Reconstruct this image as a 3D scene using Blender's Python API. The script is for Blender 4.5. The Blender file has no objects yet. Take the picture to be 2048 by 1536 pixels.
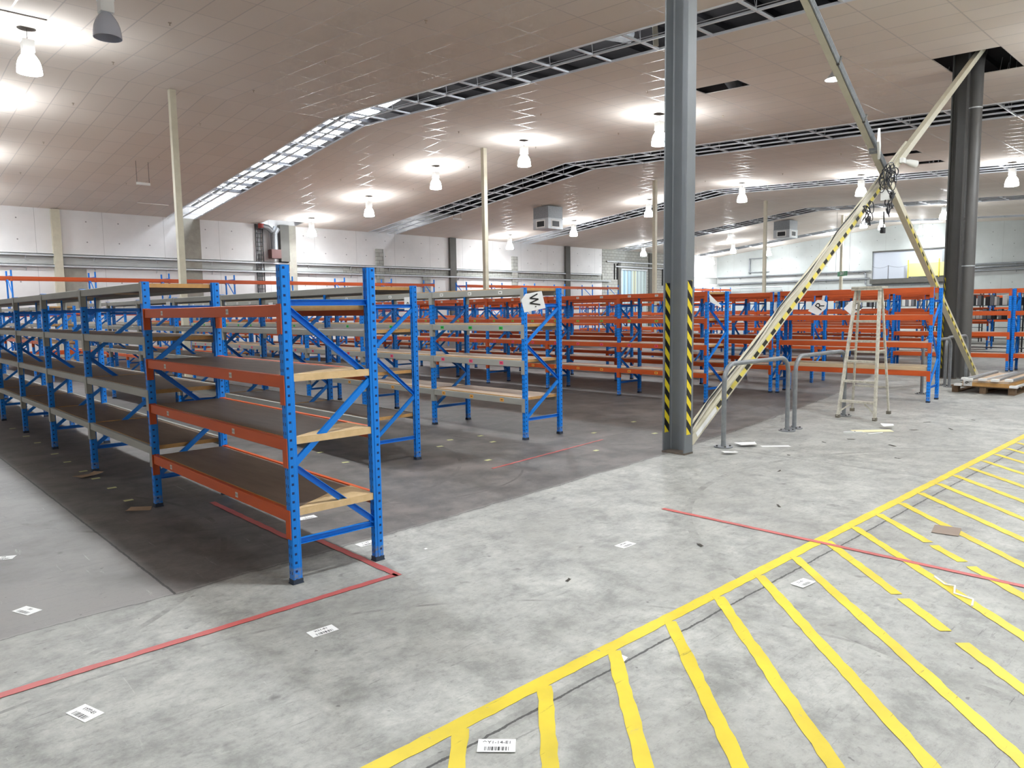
import bpy, math, random
from mathutils import Vector, Matrix
random.seed(7)
SC = bpy.context.scene
COL = SC.collection
PI = math.pi

# ------------------------------------------------------------------ helpers
def lin(c):
    out = []
    for v in c:
        v = v / 255.0
        out.append(v / 12.92 if v <= 0.04045 else ((v + 0.055) / 1.055) ** 2.4)
    return (out[0], out[1], out[2], 1.0)

class MB:
    """collects vertices and faces of ONE mesh"""
    def __init__(s):
        s.v = []; s.f = []; s.m = []
    def add(s, vs, fs, mi=0):
        o = len(s.v)
        s.v += [tuple(p) for p in vs]
        for f in fs:
            s.f.append([i + o for i in f]); s.m.append(mi)
        return s
    def box(s, a, b, mi=0):
        (x0, y0, z0), (x1, y1, z1) = a, b
        x0, x1 = min(x0, x1), max(x0, x1); y0, y1 = min(y0, y1), max(y0, y1); z0, z1 = min(z0, z1), max(z0, z1)
        vs = [(x0,y0,z0),(x1,y0,z0),(x1,y1,z0),(x0,y1,z0),(x0,y0,z1),(x1,y0,z1),(x1,y1,z1),(x0,y1,z1)]
        return s.add(vs, [(0,3,2,1),(4,5,6,7),(0,1,5,4),(1,2,6,5),(2,3,7,6),(3,0,4,7)], mi)
    def prism(s, poly, axis, a, b, mi=0):
        """poly: 2D outline; extruded along axis from a to b"""
        n = len(poly)
        def P(u, w, t):
            return {'x': (t, u, w), 'y': (u, t, w), 'z': (u, w, t)}[axis]
        vs = [P(u, w, a) for u, w in poly] + [P(u, w, b) for u, w in poly]
        fs = [list(range(n))[::-1], [n + i for i in range(n)]] + [(i, (i+1) % n, n + (i+1) % n, n + i) for i in range(n)]
        return s.add(vs, fs, mi)
    def bar(s, p, q, prof, up=(0, 0, 1), mi=0):
        """prof in (side, up) around segment p-q"""
        p, q = Vector(p), Vector(q); d = (q - p).normalized(); up = Vector(up)
        side = d.cross(up)
        if side.length < 1e-4: side = d.cross(Vector((1, 0, 0)))
        side.normalize(); u2 = side.cross(d)
        n = len(prof)
        vs = [p + side*a + u2*b for a, b in prof] + [q + side*a + u2*b for a, b in prof]
        fs = [list(range(n))[::-1], [n + i for i in range(n)]] + [(i, (i+1) % n, n + (i+1) % n, n + i) for i in range(n)]
        return s.add(vs, fs, mi)
    def tube(s, pts, r, n=10, mi=0, closed=False):
        pts = [Vector(p) for p in pts]; N = len(pts); vs = []; fs = []
        prev = None
        for i, p in enumerate(pts):
            t = (pts[min(i+1, N-1)] - pts[max(i-1, 0)])
            if t.length < 1e-9: t = Vector((0, 0, 1))
            t.normalize()
            if prev is None:
                a = t.cross(Vector((0, 0, 1)))
                if a.length < 1e-3: a = t.cross(Vector((1, 0, 0)))
                a.normalize()
            else:
                a = prev - t * prev.dot(t)
                if a.length < 1e-6: a = t.orthogonal()
                a.normalize()
            prev = a; b = t.cross(a)
            rr = r[i] if isinstance(r, (list, tuple)) else r
            for k in range(n):
                an = 2*PI*k/n; vs.append(p + a*math.cos(an)*rr + b*math.sin(an)*rr)
        for i in range(N-1):
            for k in range(n):
                k2 = (k+1) % n; fs.append((i*n+k, i*n+k2, (i+1)*n+k2, (i+1)*n+k))
        fs.append(list(range(n))[::-1]); fs.append([(N-1)*n+k for k in range(n)])
        return s.add(vs, fs, mi)
    def lathe(s, prof, c=(0, 0, 0), n=24, mi=0):
        vs = []; fs = []
        for r, z in prof:
            for k in range(n):
                a = 2*PI*k/n; vs.append((c[0]+r*math.cos(a), c[1]+r*math.sin(a), c[2]+z))
        for i in range(len(prof)-1):
            for k in range(n):
                k2 = (k+1) % n; fs.append((i*n+k, i*n+k2, (i+1)*n+k2, (i+1)*n+k))
        return s.add(vs, fs, mi)
    def disc(s, c, r, z0, z1, n=16, mi=0):
        return s.lathe([(0.0005, z0), (r, z0), (r, z1), (0.0005, z1)], c, n, mi)
    def mesh(s, name, mats, smooth=False):
        me = bpy.data.meshes.new(name)
        me.from_pydata(s.v, [], s.f)
        for m in (mats if isinstance(mats, (list, tuple)) else [mats]): me.materials.append(m)
        for i, p in enumerate(me.polygons):
            p.material_index = s.m[i]; p.use_smooth = smooth
        me.update()
        if smooth:
            try: me.set_sharp_from_angle(angle=math.radians(40))
            except Exception: pass
        return me

def obj(name, me, parent=None, loc=(0, 0, 0), rot=(0, 0, 0)):
    o = bpy.data.objects.new(name, me); COL.objects.link(o)
    o.location = loc; o.rotation_euler = rot
    if parent: o.parent = parent
    return o
def tag(o, label=None, cat=None, group=None, kind=None):
    if label: o['label'] = label
    if cat: o['category'] = cat
    if group: o['group'] = group
    if kind: o['kind'] = kind
    return o
def empty(name, loc, label, cat, group=None, rot=(0, 0, 0)):
    o = bpy.data.objects.new(name, None); COL.objects.link(o)
    o.empty_display_size = 0.2; o.location = loc; o.rotation_euler = rot
    return tag(o, label, cat, group)
def struct(name, me, **k):
    return tag(obj(name, me, **k), kind='structure')
def cam_rot(v, a): return (v[0]*math.cos(a)-v[1]*math.sin(a), v[0]*math.sin(a)+v[1]*math.cos(a))
ORD = ['first','second','third','fourth','fifth','sixth','seventh','eighth','ninth','tenth','eleventh','twelfth']

# ------------------------------------------------------------------ materials
def nt(m): 
    m.use_nodes = True
    return m.node_tree, m.node_tree.nodes, m.node_tree.links
def math_node(N, L, op, a, b=None, c=None, clamp=False):
    n = N.new('ShaderNodeMath'); n.operation = op; n.use_clamp = clamp
    for i, v in enumerate((a, b, c)):
        if v is None: continue
        if isinstance(v, (int, float)): n.inputs[i].default_value = v
        else: L.new(v, n.inputs[i])
    return n.outputs[0]
def mixc(N, L, f, a, b):
    n = N.new('ShaderNodeMix'); n.data_type = 'RGBA'
    if isinstance(f, (int, float)): n.inputs[0].default_value = f
    else: L.new(f, n.inputs[0])
    for i, v in ((6, a), (7, b)):
        if isinstance(v, tuple): n.inputs[i].default_value = v
        else: L.new(v, n.inputs[i])
    return n.outputs[2]
def noise(N, L, vec, scale, detail=4, rough=0.55, dist=0.0):
    n = N.new('ShaderNodeTexNoise'); n.inputs['Scale'].default_value = scale; n.inputs['Detail'].default_value = detail
    n.inputs['Roughness'].default_value = rough; n.inputs['Distortion'].default_value = dist
    if vec is not None: L.new(vec, n.inputs['Vector'])
    return n.outputs['Fac']
def ramp(N, L, f, p0, p1, c0=(0,0,0,1), c1=(1,1,1,1)):
    n = N.new('ShaderNodeValToRGB'); n.color_ramp.elements[0].position = p0; n.color_ramp.elements[1].position = p1
    n.color_ramp.elements[0].color = c0; n.color_ramp.elements[1].color = c1
    L.new(f, n.inputs[0]); return n.outputs[0]
def mapping(N, L, vec, scale=(1,1,1), rot=(0,0,0)):
    n = N.new('ShaderNodeMapping'); n.inputs['Scale'].default_value = scale; n.inputs['Rotation'].default_value = rot
    L.new(vec, n.inputs['Vector']); return n.outputs[0]
def M(name, rgb, rough=0.5, metal=0.0, rgb2=None, nscale=12.0, amt=0.5, spec=0.5, emit=None, stretch=(1,1,1)):
    m = bpy.data.materials.new(name); T, N, L = nt(m); b = N['Principled BSDF']
    b.inputs['Base Color'].default_value = lin(rgb); b.inputs['Roughness'].default_value = rough
    b.inputs['Metallic'].default_value = metal; b.inputs['Specular IOR Level'].default_value = spec
    if rgb2 is not None:
        tc = N.new('ShaderNodeTexCoord'); v = mapping(N, L, tc.outputs['Object'], stretch)
        f = noise(N, L, v, nscale, 6, 0.65)
        f2 = ramp(N, L, f, 0.5-0.28/amt*0.5, 0.5+0.28/amt*0.5)
        L.new(mixc(N, L, f2, lin(rgb), lin(rgb2)), b.inputs['Base Color'])
    if emit:
        b.inputs['Emission Color'].default_value = lin(emit[0]); b.inputs['Emission Strength'].default_value = emit[1]
    return m

def post_material(name, rgb, rgb2):
    """powder coated upright: square holes up the side faces, slots up the front"""
    m = bpy.data.materials.new(name); T, N, L = nt(m); b = N['Principled BSDF']
    tc = N.new('ShaderNodeTexCoord'); sp = N.new('ShaderNodeSeparateXYZ'); L.new(tc.outputs['Object'], sp.inputs[0])
    sn = N.new('ShaderNodeSeparateXYZ'); L.new(tc.outputs['Normal'], sn.inputs[0])
    x, y, z = sp.outputs; ab = lambda s: math_node(N, L, 'ABSOLUTE', s)
    fz = math_node(N, L, 'FRACT', math_node(N, L, 'DIVIDE', z, 0.0525))
    zin = math_node(N, L, 'LESS_THAN', ab(math_node(N, L, 'SUBTRACT', fz, 0.5)), 0.135)
    isy = math_node(N, L, 'GREATER_THAN', ab(sn.outputs[1]), 0.7)
    isx = math_node(N, L, 'GREATER_THAN', ab(sn.outputs[0]), 0.7)
    uin = math_node(N, L, 'LESS_THAN', ab(math_node(N, L, 'ADD', x, 0.008)), 0.0075)
    side = math_node(N, L, 'MULTIPLY', math_node(N, L, 'MULTIPLY', zin, uin), isy)
    vin = math_node(N, L, 'LESS_THAN', ab(math_node(N, L, 'SUBTRACT', ab(y), 0.013)), 0.0045)
    zin2 = math_node(N, L, 'LESS_THAN', ab(math_node(N, L, 'SUBTRACT', fz, 0.3)), 0.18)
    front = math_node(N, L, 'MULTIPLY', math_node(N, L, 'MULTIPLY', zin2, vin), isx)
    hole = math_node(N, L, 'MAXIMUM', side, front)
    f = noise(N, L, mapping(N, L, tc.outputs['Object'], (1, 1, 0.35)), 26, 6, 0.7)
    worn = ramp(N, L, f, 0.66, 0.73)
    col = mixc(N, L, worn, lin(rgb), lin(rgb2))
    lo = math_node(N, L, 'LESS_THAN', z, 0.1)
    sc = ramp(N, L, noise(N, L, tc.outputs['Object'], 40, 5, 0.7), 0.42, 0.62)
    col = mixc(N, L, math_node(N, L, 'MULTIPLY', lo, sc), col, lin((120, 130, 150)))
    col = mixc(N, L, hole, col, lin((3, 38, 96)))
    L.new(col, b.inputs['Base Color']); b.inputs['Roughness'].default_value = 0.38
    return m

def tape_material(name, period=0.17, axis_u='y', yel=(232, 208, 40), blk=(18, 18, 20), slope=1.0):
    m = bpy.data.materials.new(name); T, N, L = nt(m); b = N['Principled BSDF']
    tc = N.new('ShaderNodeTexCoord'); sp = N.new('ShaderNodeSeparateXYZ'); L.new(tc.outputs['Object'], sp.inputs[0])
    u = sp.outputs[{'x': 0, 'y': 1}[axis_u]]
    t = math_node(N, L, 'ADD', sp.outputs[2], math_node(N, L, 'MULTIPLY', u, slope))
    s = math_node(N, L, 'GREATER_THAN', math_node(N, L, 'FRACT', math_node(N, L, 'DIVIDE', t, period)), 0.5)
    c = mixc(N, L, s, lin(yel), lin(blk))
    w = ramp(N, L, noise(N, L, tc.outputs['Object'], 30, 5, 0.7), 0.62, 0.75)
    c = mixc(N, L, math_node(N, L, 'MULTIPLY', w, 0.5), c, lin((120, 118, 105)))
    L.new(c, b.inputs['Base Color']); b.inputs['Roughness'].default_value = 0.4
    return m

def tag_material(name, rgb, ink=(40, 40, 40)):
    """price ticket with a bold printed line across the middle"""
    m = bpy.data.materials.new(name); T, N, L = nt(m); b = N['Principled BSDF']
    tc = N.new('ShaderNodeTexCoord'); sp = N.new('ShaderNodeSeparateXYZ'); L.new(tc.outputs['Object'], sp.inputs[0])
    bars = ramp(N, L, noise(N, L, mapping(N, L, tc.outputs['Object'], (0, 1, 0)), 130, 1), 0.45, 0.47)
    zi = math_node(N, L, 'LESS_THAN', math_node(N, L, 'ABSOLUTE', sp.outputs[2]), 0.008)
    yi = math_node(N, L, 'LESS_THAN', math_node(N, L, 'ABSOLUTE', sp.outputs[1]), 0.021)
    f = math_node(N, L, 'MULTIPLY', math_node(N, L, 'MULTIPLY', zi, yi), bars)
    L.new(mixc(N, L, f, lin(rgb), lin(ink)), b.inputs['Base Color']); b.inputs['Roughness'].default_value = 0.5
    return m

def floor_material():
    m = bpy.data.materials.new('worn_concrete'); T, N, L = nt(m); b = N['Principled BSDF']
    tc = N.new('ShaderNodeTexCoord'); v = tc.outputs['Object']; sp = N.new('ShaderNodeSeparateXYZ'); L.new(v, sp.inputs[0])
    x, y, z = sp.outputs
    big = noise(N, L, v, 0.8, 6, 0.65, 0.1); mid = noise(N, L, v, 3.2, 9, 0.74, 0.15); fine = noise(N, L, v, 30, 9, 0.8); fib = noise(N, L, mapping(N, L, v, (1, 2.0, 1), (0, 0, .6)), 13, 8, 0.8, 0.1)
    def over(col, f, amt, c): return mixc(N, L, math_node(N, L, 'MULTIPLY', f, amt), col, lin(c))
    # pale slab near the yellow hatching
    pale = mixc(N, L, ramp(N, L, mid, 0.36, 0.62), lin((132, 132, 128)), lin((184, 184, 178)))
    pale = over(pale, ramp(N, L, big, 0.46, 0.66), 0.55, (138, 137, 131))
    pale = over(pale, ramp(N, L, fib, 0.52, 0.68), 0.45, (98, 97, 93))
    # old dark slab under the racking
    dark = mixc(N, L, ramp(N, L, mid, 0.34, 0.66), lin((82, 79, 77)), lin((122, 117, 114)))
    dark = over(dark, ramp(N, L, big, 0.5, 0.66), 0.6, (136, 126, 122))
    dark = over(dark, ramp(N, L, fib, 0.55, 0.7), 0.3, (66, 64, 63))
    slab_sheen = math_node(N, L, 'MULTIPLY', math_node(N, L, 'LESS_THAN', x, -0.55), ramp(N, L, big, 0.30, 0.55))  # left of joint: slab wear and reflected sheen mixed into the colour
    dark = over(dark, slab_sheen, 0.7, (146, 143, 140))
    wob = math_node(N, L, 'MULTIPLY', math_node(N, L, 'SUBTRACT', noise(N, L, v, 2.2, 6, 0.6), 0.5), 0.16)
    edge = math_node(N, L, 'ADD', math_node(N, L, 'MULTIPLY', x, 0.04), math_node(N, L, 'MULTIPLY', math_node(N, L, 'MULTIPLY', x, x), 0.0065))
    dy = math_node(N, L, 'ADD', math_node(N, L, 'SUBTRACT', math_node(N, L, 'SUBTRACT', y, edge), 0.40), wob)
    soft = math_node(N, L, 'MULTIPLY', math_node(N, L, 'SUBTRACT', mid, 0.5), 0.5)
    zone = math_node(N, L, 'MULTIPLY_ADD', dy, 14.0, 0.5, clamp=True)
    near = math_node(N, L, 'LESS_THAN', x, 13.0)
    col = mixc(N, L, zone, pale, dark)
    # speckle, rubber scuffs, scratches
    col = over(col, ramp(N, L, fine, 0.54, 0.70), 0.38, (92, 91, 88))
    for rot_, sc_, lo_, amt_, c_ in ((0.5, (1.2, 17, 1), 0.60, 0.55, (52, 51, 50)), (1.2, (1.0, 22, 1), 0.61, 0.5, (60, 59, 57)), (-0.35, (17, 1.1, 1), 0.62, 0.4, (214, 213, 208)), (2.3, (1.1, 20, 1), 0.62, 0.45, (70, 68, 66))):
        sc = noise(N, L, mapping(N, L, v, sc_, (0, 0, rot_)), 1.7, 8, 0.82, 0.5)
        col = over(col, ramp(N, L, sc, lo_, lo_+0.06), amt_, c_)
    col = over(col, ramp(N, L, noise(N, L, v, 5.0, 3, 0.5), 0.69, 0.75), 0.55, (74, 72, 70))
    col = over(col, ramp(N, L, noise(N, L, v, 17.0, 2, 0.4), 0.74, 0.77), 0.6, (78, 76, 74))
    # turning tyre marks
    for cx_, cy_, r_, w_ in ((1.2, 3.4, 2.2, .02), (4.6, -3.4, 3.1, .03), (-2.2, 2.0, 2.4, .02), (6.8, 3.6, 2.9, .03), (5.2, 2.9, 1.9, .02), (2.2, 2.2, 1.3, .012), (-1.0, -3.0, 2.6, .012)):
        dx_ = math_node(N, L, 'SUBTRACT', x, cx_); dy_ = math_node(N, L, 'SUBTRACT', y, cy_)
        rr_ = math_node(N, L, 'SQRT', math_node(N, L, 'ADD', math_node(N, L, 'MULTIPLY', dx_, dx_), math_node(N, L, 'MULTIPLY', dy_, dy_)))
        on = math_node(N, L, 'LESS_THAN', math_node(N, L, 'ABSOLUTE', math_node(N, L, 'SUBTRACT', rr_, r_)), w_)
        col = over(col, math_node(N, L, 'MULTIPLY', on, ramp(N, L, mid, 0.48, 0.6)), 0.45, (54, 52, 50))
    # sawn joints and the crack along the hatching
    def line(coord, pos, w, cond=None, amt=0.85, c=(40, 39, 38), j=0.02):
        nonlocal col
        jit = math_node(N, L, 'MULTIPLY', math_node(N, L, 'SUBTRACT', noise(N, L, v, 12, 5, 0.7), 0.5), j)
        f = math_node(N, L, 'LESS_THAN', math_node(N, L, 'ABSOLUTE', math_node(N, L, 'ADD', math_node(N, L, 'SUBTRACT', coord, pos), jit)), w)
        if cond is not None: f = math_node(N, L, 'MULTIPLY', f, cond)
        col = over(col, f, amt, c)
    inside = math_node(N, L, 'GREATER_THAN', dy, 0.0); outside = math_node(N, L, 'LESS_THAN', dy, 0.0)
    line(x, -0.55, 0.007, inside); line(y, 5.45, 0.005, math_node(N, L, 'LESS_THAN', x, 3.2)); line(x, 5.5, 0.006, outside, 0.6)
    line(y, -1.955, 0.035, None, 0.25, (110, 109, 106), 0.05); line(y, -1.965, 0.006, None, 0.85, j=0.03)
    line(y, 9.6, 0.006, inside); line(x, 6.6, 0.006, inside, 0.6); line(y, 1.9, 0.006, math_node(N, L, 'GREATER_THAN', x, 5.0), 0.6)
    line(dy, 0.0, 0.006, near, 0.55)
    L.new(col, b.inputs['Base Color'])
    L.new(math_node(N, L, 'MULTIPLY_ADD', mid, 0.3, 0.40), b.inputs['Roughness'])
    bp = N.new('ShaderNodeBump'); bp.inputs['Strength'].default_value = 0.10; bp.inputs['Distance'].default_value = 0.01
    L.new(fine, bp.inputs['Height']); L.new(bp.outputs[0], b.inputs['Normal'])
    return m

def ceiling_material():
    m = bpy.data.materials.new('ceiling_tiles'); T, N, L = nt(m); b = N['Principled BSDF']
    tc = N.new('ShaderNodeTexCoord'); v = tc.outputs['Object']; sp = N.new('ShaderNodeSeparateXYZ'); L.new(v, sp.inputs[0])
    fx = math_node(N, L, 'FRACT', math_node(N, L, 'DIVIDE', math_node(N, L, 'SUBTRACT', sp.outputs[0], 9.35 - 60.0), 0.6))
    fy = math_node(N, L, 'FRACT', math_node(N, L, 'DIVIDE', math_node(N, L, 'SUBTRACT', sp.outputs[1], 0.17 - 60.0), 1.2))
    gx = math_node(N, L, 'GREATER_THAN', math_node(N, L, 'ABSOLUTE', math_node(N, L, 'SUBTRACT', fx, 0.5)), 0.5 - 0.012/0.6)
    gy = math_node(N, L, 'GREATER_THAN', math_node(N, L, 'ABSOLUTE', math_node(N, L, 'SUBTRACT', fy, 0.5)), 0.5 - 0.012/1.2)
    g = math_node(N, L, 'MAXIMUM', gx, gy)
    wn = N.new('ShaderNodeTexWhiteNoise'); wn.noise_dimensions = '2D'
    cb = N.new('ShaderNodeCombineXYZ')
    L.new(math_node(N, L, 'FLOOR', math_node(N, L, 'DIVIDE', math_node(N, L, 'SUBTRACT', sp.outputs[0], 9.35-60), 0.6)), cb.inputs[0])
    L.new(math_node(N, L, 'FLOOR', math_node(N, L, 'DIVIDE', math_node(N, L, 'SUBTRACT', sp.outputs[1], 0.17-60), 1.2)), cb.inputs[1])
    L.new(cb.outputs[0], wn.inputs['Vector'])
    tile = mixc(N, L, wn.outputs['Value'], lin((229, 218, 207)), lin((234, 224, 214)))
    L.new(mixc(N, L, g, tile, lin((198, 187, 177))), b.inputs['Base Color'])
    L.new(math_node(N, L, 'MULTIPLY_ADD', g, -0.62, 0.95), b.inputs['Roughness'])
    L.new(math_node(N, L, 'MULTIPLY_ADD', g, 0.6, 0.08), b.inputs['Specular IOR Level'])
    return m

def wall_material(name, rgb, panel=1.2, off=0.0, axis=0, dots=True, line=(140, 138, 134), zlines=()):
    m = bpy.data.materials.new(name); T, N, L = nt(m); b = N['Principled BSDF']
    tc = N.new('ShaderNodeTexCoord'); v = tc.outputs['Object']; sp = N.new('ShaderNodeSeparateXYZ'); L.new(v, sp.inputs[0])
    u = math_node(N, L, 'ADD', sp.outputs[axis], 60.0 + off); z = sp.outputs[2]
    c = mixc(N, L, ramp(N, L, noise(N, L, v, 0.5, 5, 0.6), 0.35, 0.7), lin(rgb), lin(tuple(max(0, q-16) for q in rgb)))
    fu = math_node(N, L, 'FRACT', math_node(N, L, 'DIVIDE', u, panel))
    g = math_node(N, L, 'LESS_THAN', fu, 0.012/panel)
    for zz in zlines:
        g = math_node(N, L, 'MAXIMUM', g, math_node(N, L, 'LESS_THAN', math_node(N, L, 'ABSOLUTE', math_node(N, L, 'SUBTRACT', z, zz)), 0.006))
    c = mixc(N, L, math_node(N, L, 'MULTIPLY', g, 0.7), c, lin(line))
    if dots:
        du = math_node(N, L, 'MULTIPLY', math_node(N, L, 'SUBTRACT', math_node(N, L, 'FRACT', math_node(N, L, 'DIVIDE', u, panel/2)), 0.5), panel/2)
        dz = math_node(N, L, 'MULTIPLY', math_node(N, L, 'SUBTRACT', math_node(N, L, 'FRACT', math_node(N, L, 'DIVIDE', math_node(N, L, 'SUBTRACT', z, 0.12), 0.82)), 0.5), 0.82)
        d2 = math_node(N, L, 'ADD', math_node(N, L, 'MULTIPLY', du, du), math_node(N, L, 'MULTIPLY', dz, dz))
        dd = math_node(N, L, 'LESS_THAN', d2, 0.028**2)
        c = mixc(N, L, math_node(N, L, 'MULTIPLY', dd, 0.75), c, lin((95, 92, 92)))
    L.new(c, b.inputs['Base Color']); b.inputs['Roughness'].default_value = 0.45
    return m

def block_material(name, rgb, rgb2):
    m = bpy.data.materials.new(name); T, N, L = nt(m); b = N['Principled BSDF']
    tc = N.new('ShaderNodeTexCoord'); sp = N.new('ShaderNodeSeparateXYZ'); L.new(tc.outputs['Object'], sp.inputs[0])
    cb = N.new('ShaderNodeCombineXYZ')
    L.new(math_node(N, L, 'ADD', sp.outputs[0], sp.outputs[1]), cb.inputs[0]); L.new(sp.outputs[2], cb.inputs[1])
    br = N.new('ShaderNodeTexBrick'); L.new(cb.outputs[0], br.inputs['Vector'])
    br.inputs['Color1'].default_value = lin(rgb); br.inputs['Color2'].default_value = lin(rgb2); br.inputs['Mortar'].default_value = lin((120, 118, 112))
    br.inputs['Scale'].default_value = 1.0; br.inputs['Brick Width'].default_value = 0.4; br.inputs['Row Height'].default_value = 0.2; br.inputs['Mortar Size'].default_value = 0.012
    L.new(br.outputs['Color'], b.inputs['Base Color']); b.inputs['Roughness'].default_value = 0.85
    return m

def paint_material(name, rgb, keep=0.66):
    m = bpy.data.materials.new(name); T, N, L = nt(m); b = N['Principled BSDF']
    tc = N.new('ShaderNodeTexCoord'); v = tc.outputs['Object']
    f = ramp(N, L, noise(N, L, v, 9, 8, 0.75, 0.5), keep, keep+0.06)
    c = mixc(N, L, ramp(N, L, noise(N, L, v, 3, 4), 0.35, 0.7), lin(rgb), lin(tuple(int(q*0.9) for q in rgb)))
    s = noise(N, L, mapping(N, L, v, (2, 22, 1), (0, 0, 1.1)), 1.6, 6, 0.75)
    c = mixc(N, L, math_node(N, L, 'MULTIPLY', ramp(N, L, s, 0.62, 0.68), 0.55), c, lin((88, 82, 50)))
    L.new(mixc(N, L, math_node(N, L, 'MULTIPLY', f, 0.8), c, lin((150, 148, 140))), b.inputs['Base Color']); b.inputs['Roughness'].default_value = 0.5
    return m

BLUE = post_material('blue_upright_paint', (0, 128, 226), (64, 152, 222))
BRACE = M('blue_brace_paint', (0, 122, 222), 0.38, 0, (12, 130, 226), 18, 0.6)
ORANGE = M('orange_beam_paint', (204, 88, 30), 0.4, 0, (188, 76, 26), 7, 0.5, stretch=(1, 0.2, 1))
GREYB = M('grey_beam_paint', (172, 171, 162), 0.42, 0, (152, 151, 144), 6, 0.5, stretch=(1, 0.25, 1))
BOARD_SHADE = M('shaded_brown_board', (128, 109, 92), 0.55, 0, (106, 88, 75), 3, 0.6, stretch=(4, 0.6, 1))  # same board as the pale one, shade between shelves put into the colour
BOARD_LIT = M('lit_particle_board', (206, 182, 156), 0.6, 0, (184, 158, 132), 5, 0.6)  # lit copy of that board, grazing sheen put into the colour
BOARD_E = M('sawn_board_edge', (206, 160, 98), 0.7, 0, (186, 140, 82), 20, 0.6)
GALV = M('galvanised_steel', (150, 153, 155), 0.42, 0.35, (122, 126, 130), 14, 0.6)
GALVL = M('galvanised_trim', (205, 208, 210), 0.4, 0.2, (186, 190, 192), 9, 0.5)
CREAM = M('cream_steel_paint', (214, 208, 186), 0.5, 0, (196, 190, 168), 5, 0.5)
GREYCOL = M('grey_column_paint', (118, 122, 126), 0.5, 0, (108, 112, 116), 3, 0.5)
GREYCOLD = M('dark_grey_column_paint', (78, 77, 75), 0.5, 0, (70, 69, 67), 3, 0.5)
PIPEG = M('grey_downpipe', (96, 94, 92), 0.5, 0, (84, 83, 81), 2, 0.5)
WHITE = M('white_enamel', (236, 236, 232), 0.35)
PAPER = M('white_paper', (240, 240, 238), 0.7)
BLACK = M('black_rubber', (20, 20, 22), 0.45)
INK = M('black_ink', (16, 16, 18), 0.6)
CABLE = M('black_cable', (34, 36, 42), 0.5)
CABLEW = M('pale_cable', (196, 190, 176), 0.5)
TBAR = M('white_grid_bar', (226, 228, 232), 0.35)
ROOFM = M('dark_roof_sheet', (42, 42, 46), 0.7, 0, (30, 30, 33), 2, 0.5)
DARKST = M('dark_steel', (92, 90, 84), 0.6, 0, (78, 76, 71), 3, 0.5)
CONC = M('raw_concrete', (168, 164, 152), 0.8, 0, (144, 140, 130), 3, 0.6)
WOOD = M('pallet_wood', (128, 104, 78), 0.75, 0, (100, 80, 60), 8, 0.6, stretch=(1, 6, 1))
RED = M('red_valve_paint', (150, 52, 46), 0.5)
CARD = M('brown_cardboard', (176, 150, 124), 0.8, 0, (158, 132, 108), 10, 0.5)
ALU = M('worn_aluminium', (214, 210, 196), 0.45, 0.08, (172, 166, 150), 24, 0.8)
T_WHITE = tag_material('white_ticket', (238, 238, 232)); T_GREEN = tag_material('green_ticket', (40, 190, 70)); T_PINK = tag_material('pink_ticket', (232, 76, 112), (120, 30, 60)); T_ORANGE = tag_material('amber_ticket', (240, 170, 70))
T_YG = tag_material('lime_ticket', (150, 190, 60)); T_PALE = tag_material('plain_ticket', (205, 200, 192), (150, 148, 142))
TAPE = tape_material('hazard_tape', 0.176, 'x', slope=1.1)
TAPEB = tape_material('brace_hazard_tape', 0.26, 'y', (226, 210, 90), (40, 40, 30), slope=0.0)
YPAINT = paint_material('yellow_floor_paint', (226, 202, 50), 0.63)
RPAINT = paint_material('red_floor_paint', (196, 98, 94), 0.64)

# ------------------------------------------------------------------ camera
f_px, yaw, pitch, roll = 1461.964, math.radians(46.9019), math.radians(5.7173), math.radians(-0.80707)
CAMP = Vector((-1.90837, -3.95485, 1.6))
fw = Vector((math.cos(yaw)*math.cos(pitch), math.sin(yaw)*math.cos(pitch), -math.sin(pitch)))
rt = Vector((math.sin(yaw), -math.cos(yaw), 0)); up = rt.cross(fw)
r2 = rt*math.cos(roll) + up*math.sin(roll); u2 = -rt*math.sin(roll) + up*math.cos(roll)
cd = bpy.data.cameras.new('camera'); cam = bpy.data.objects.new('camera', cd); COL.objects.link(cam)
mw = Matrix((r2, u2, -fw)).transposed().to_4x4(); mw.translation = CAMP; cam.matrix_world = mw
cd.sensor_width = 36.0; cd.sensor_fit = 'HORIZONTAL'; cd.lens = f_px/2048*36.0; cd.clip_start = 0.05; cd.clip_end = 300
SC.camera = cam

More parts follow.
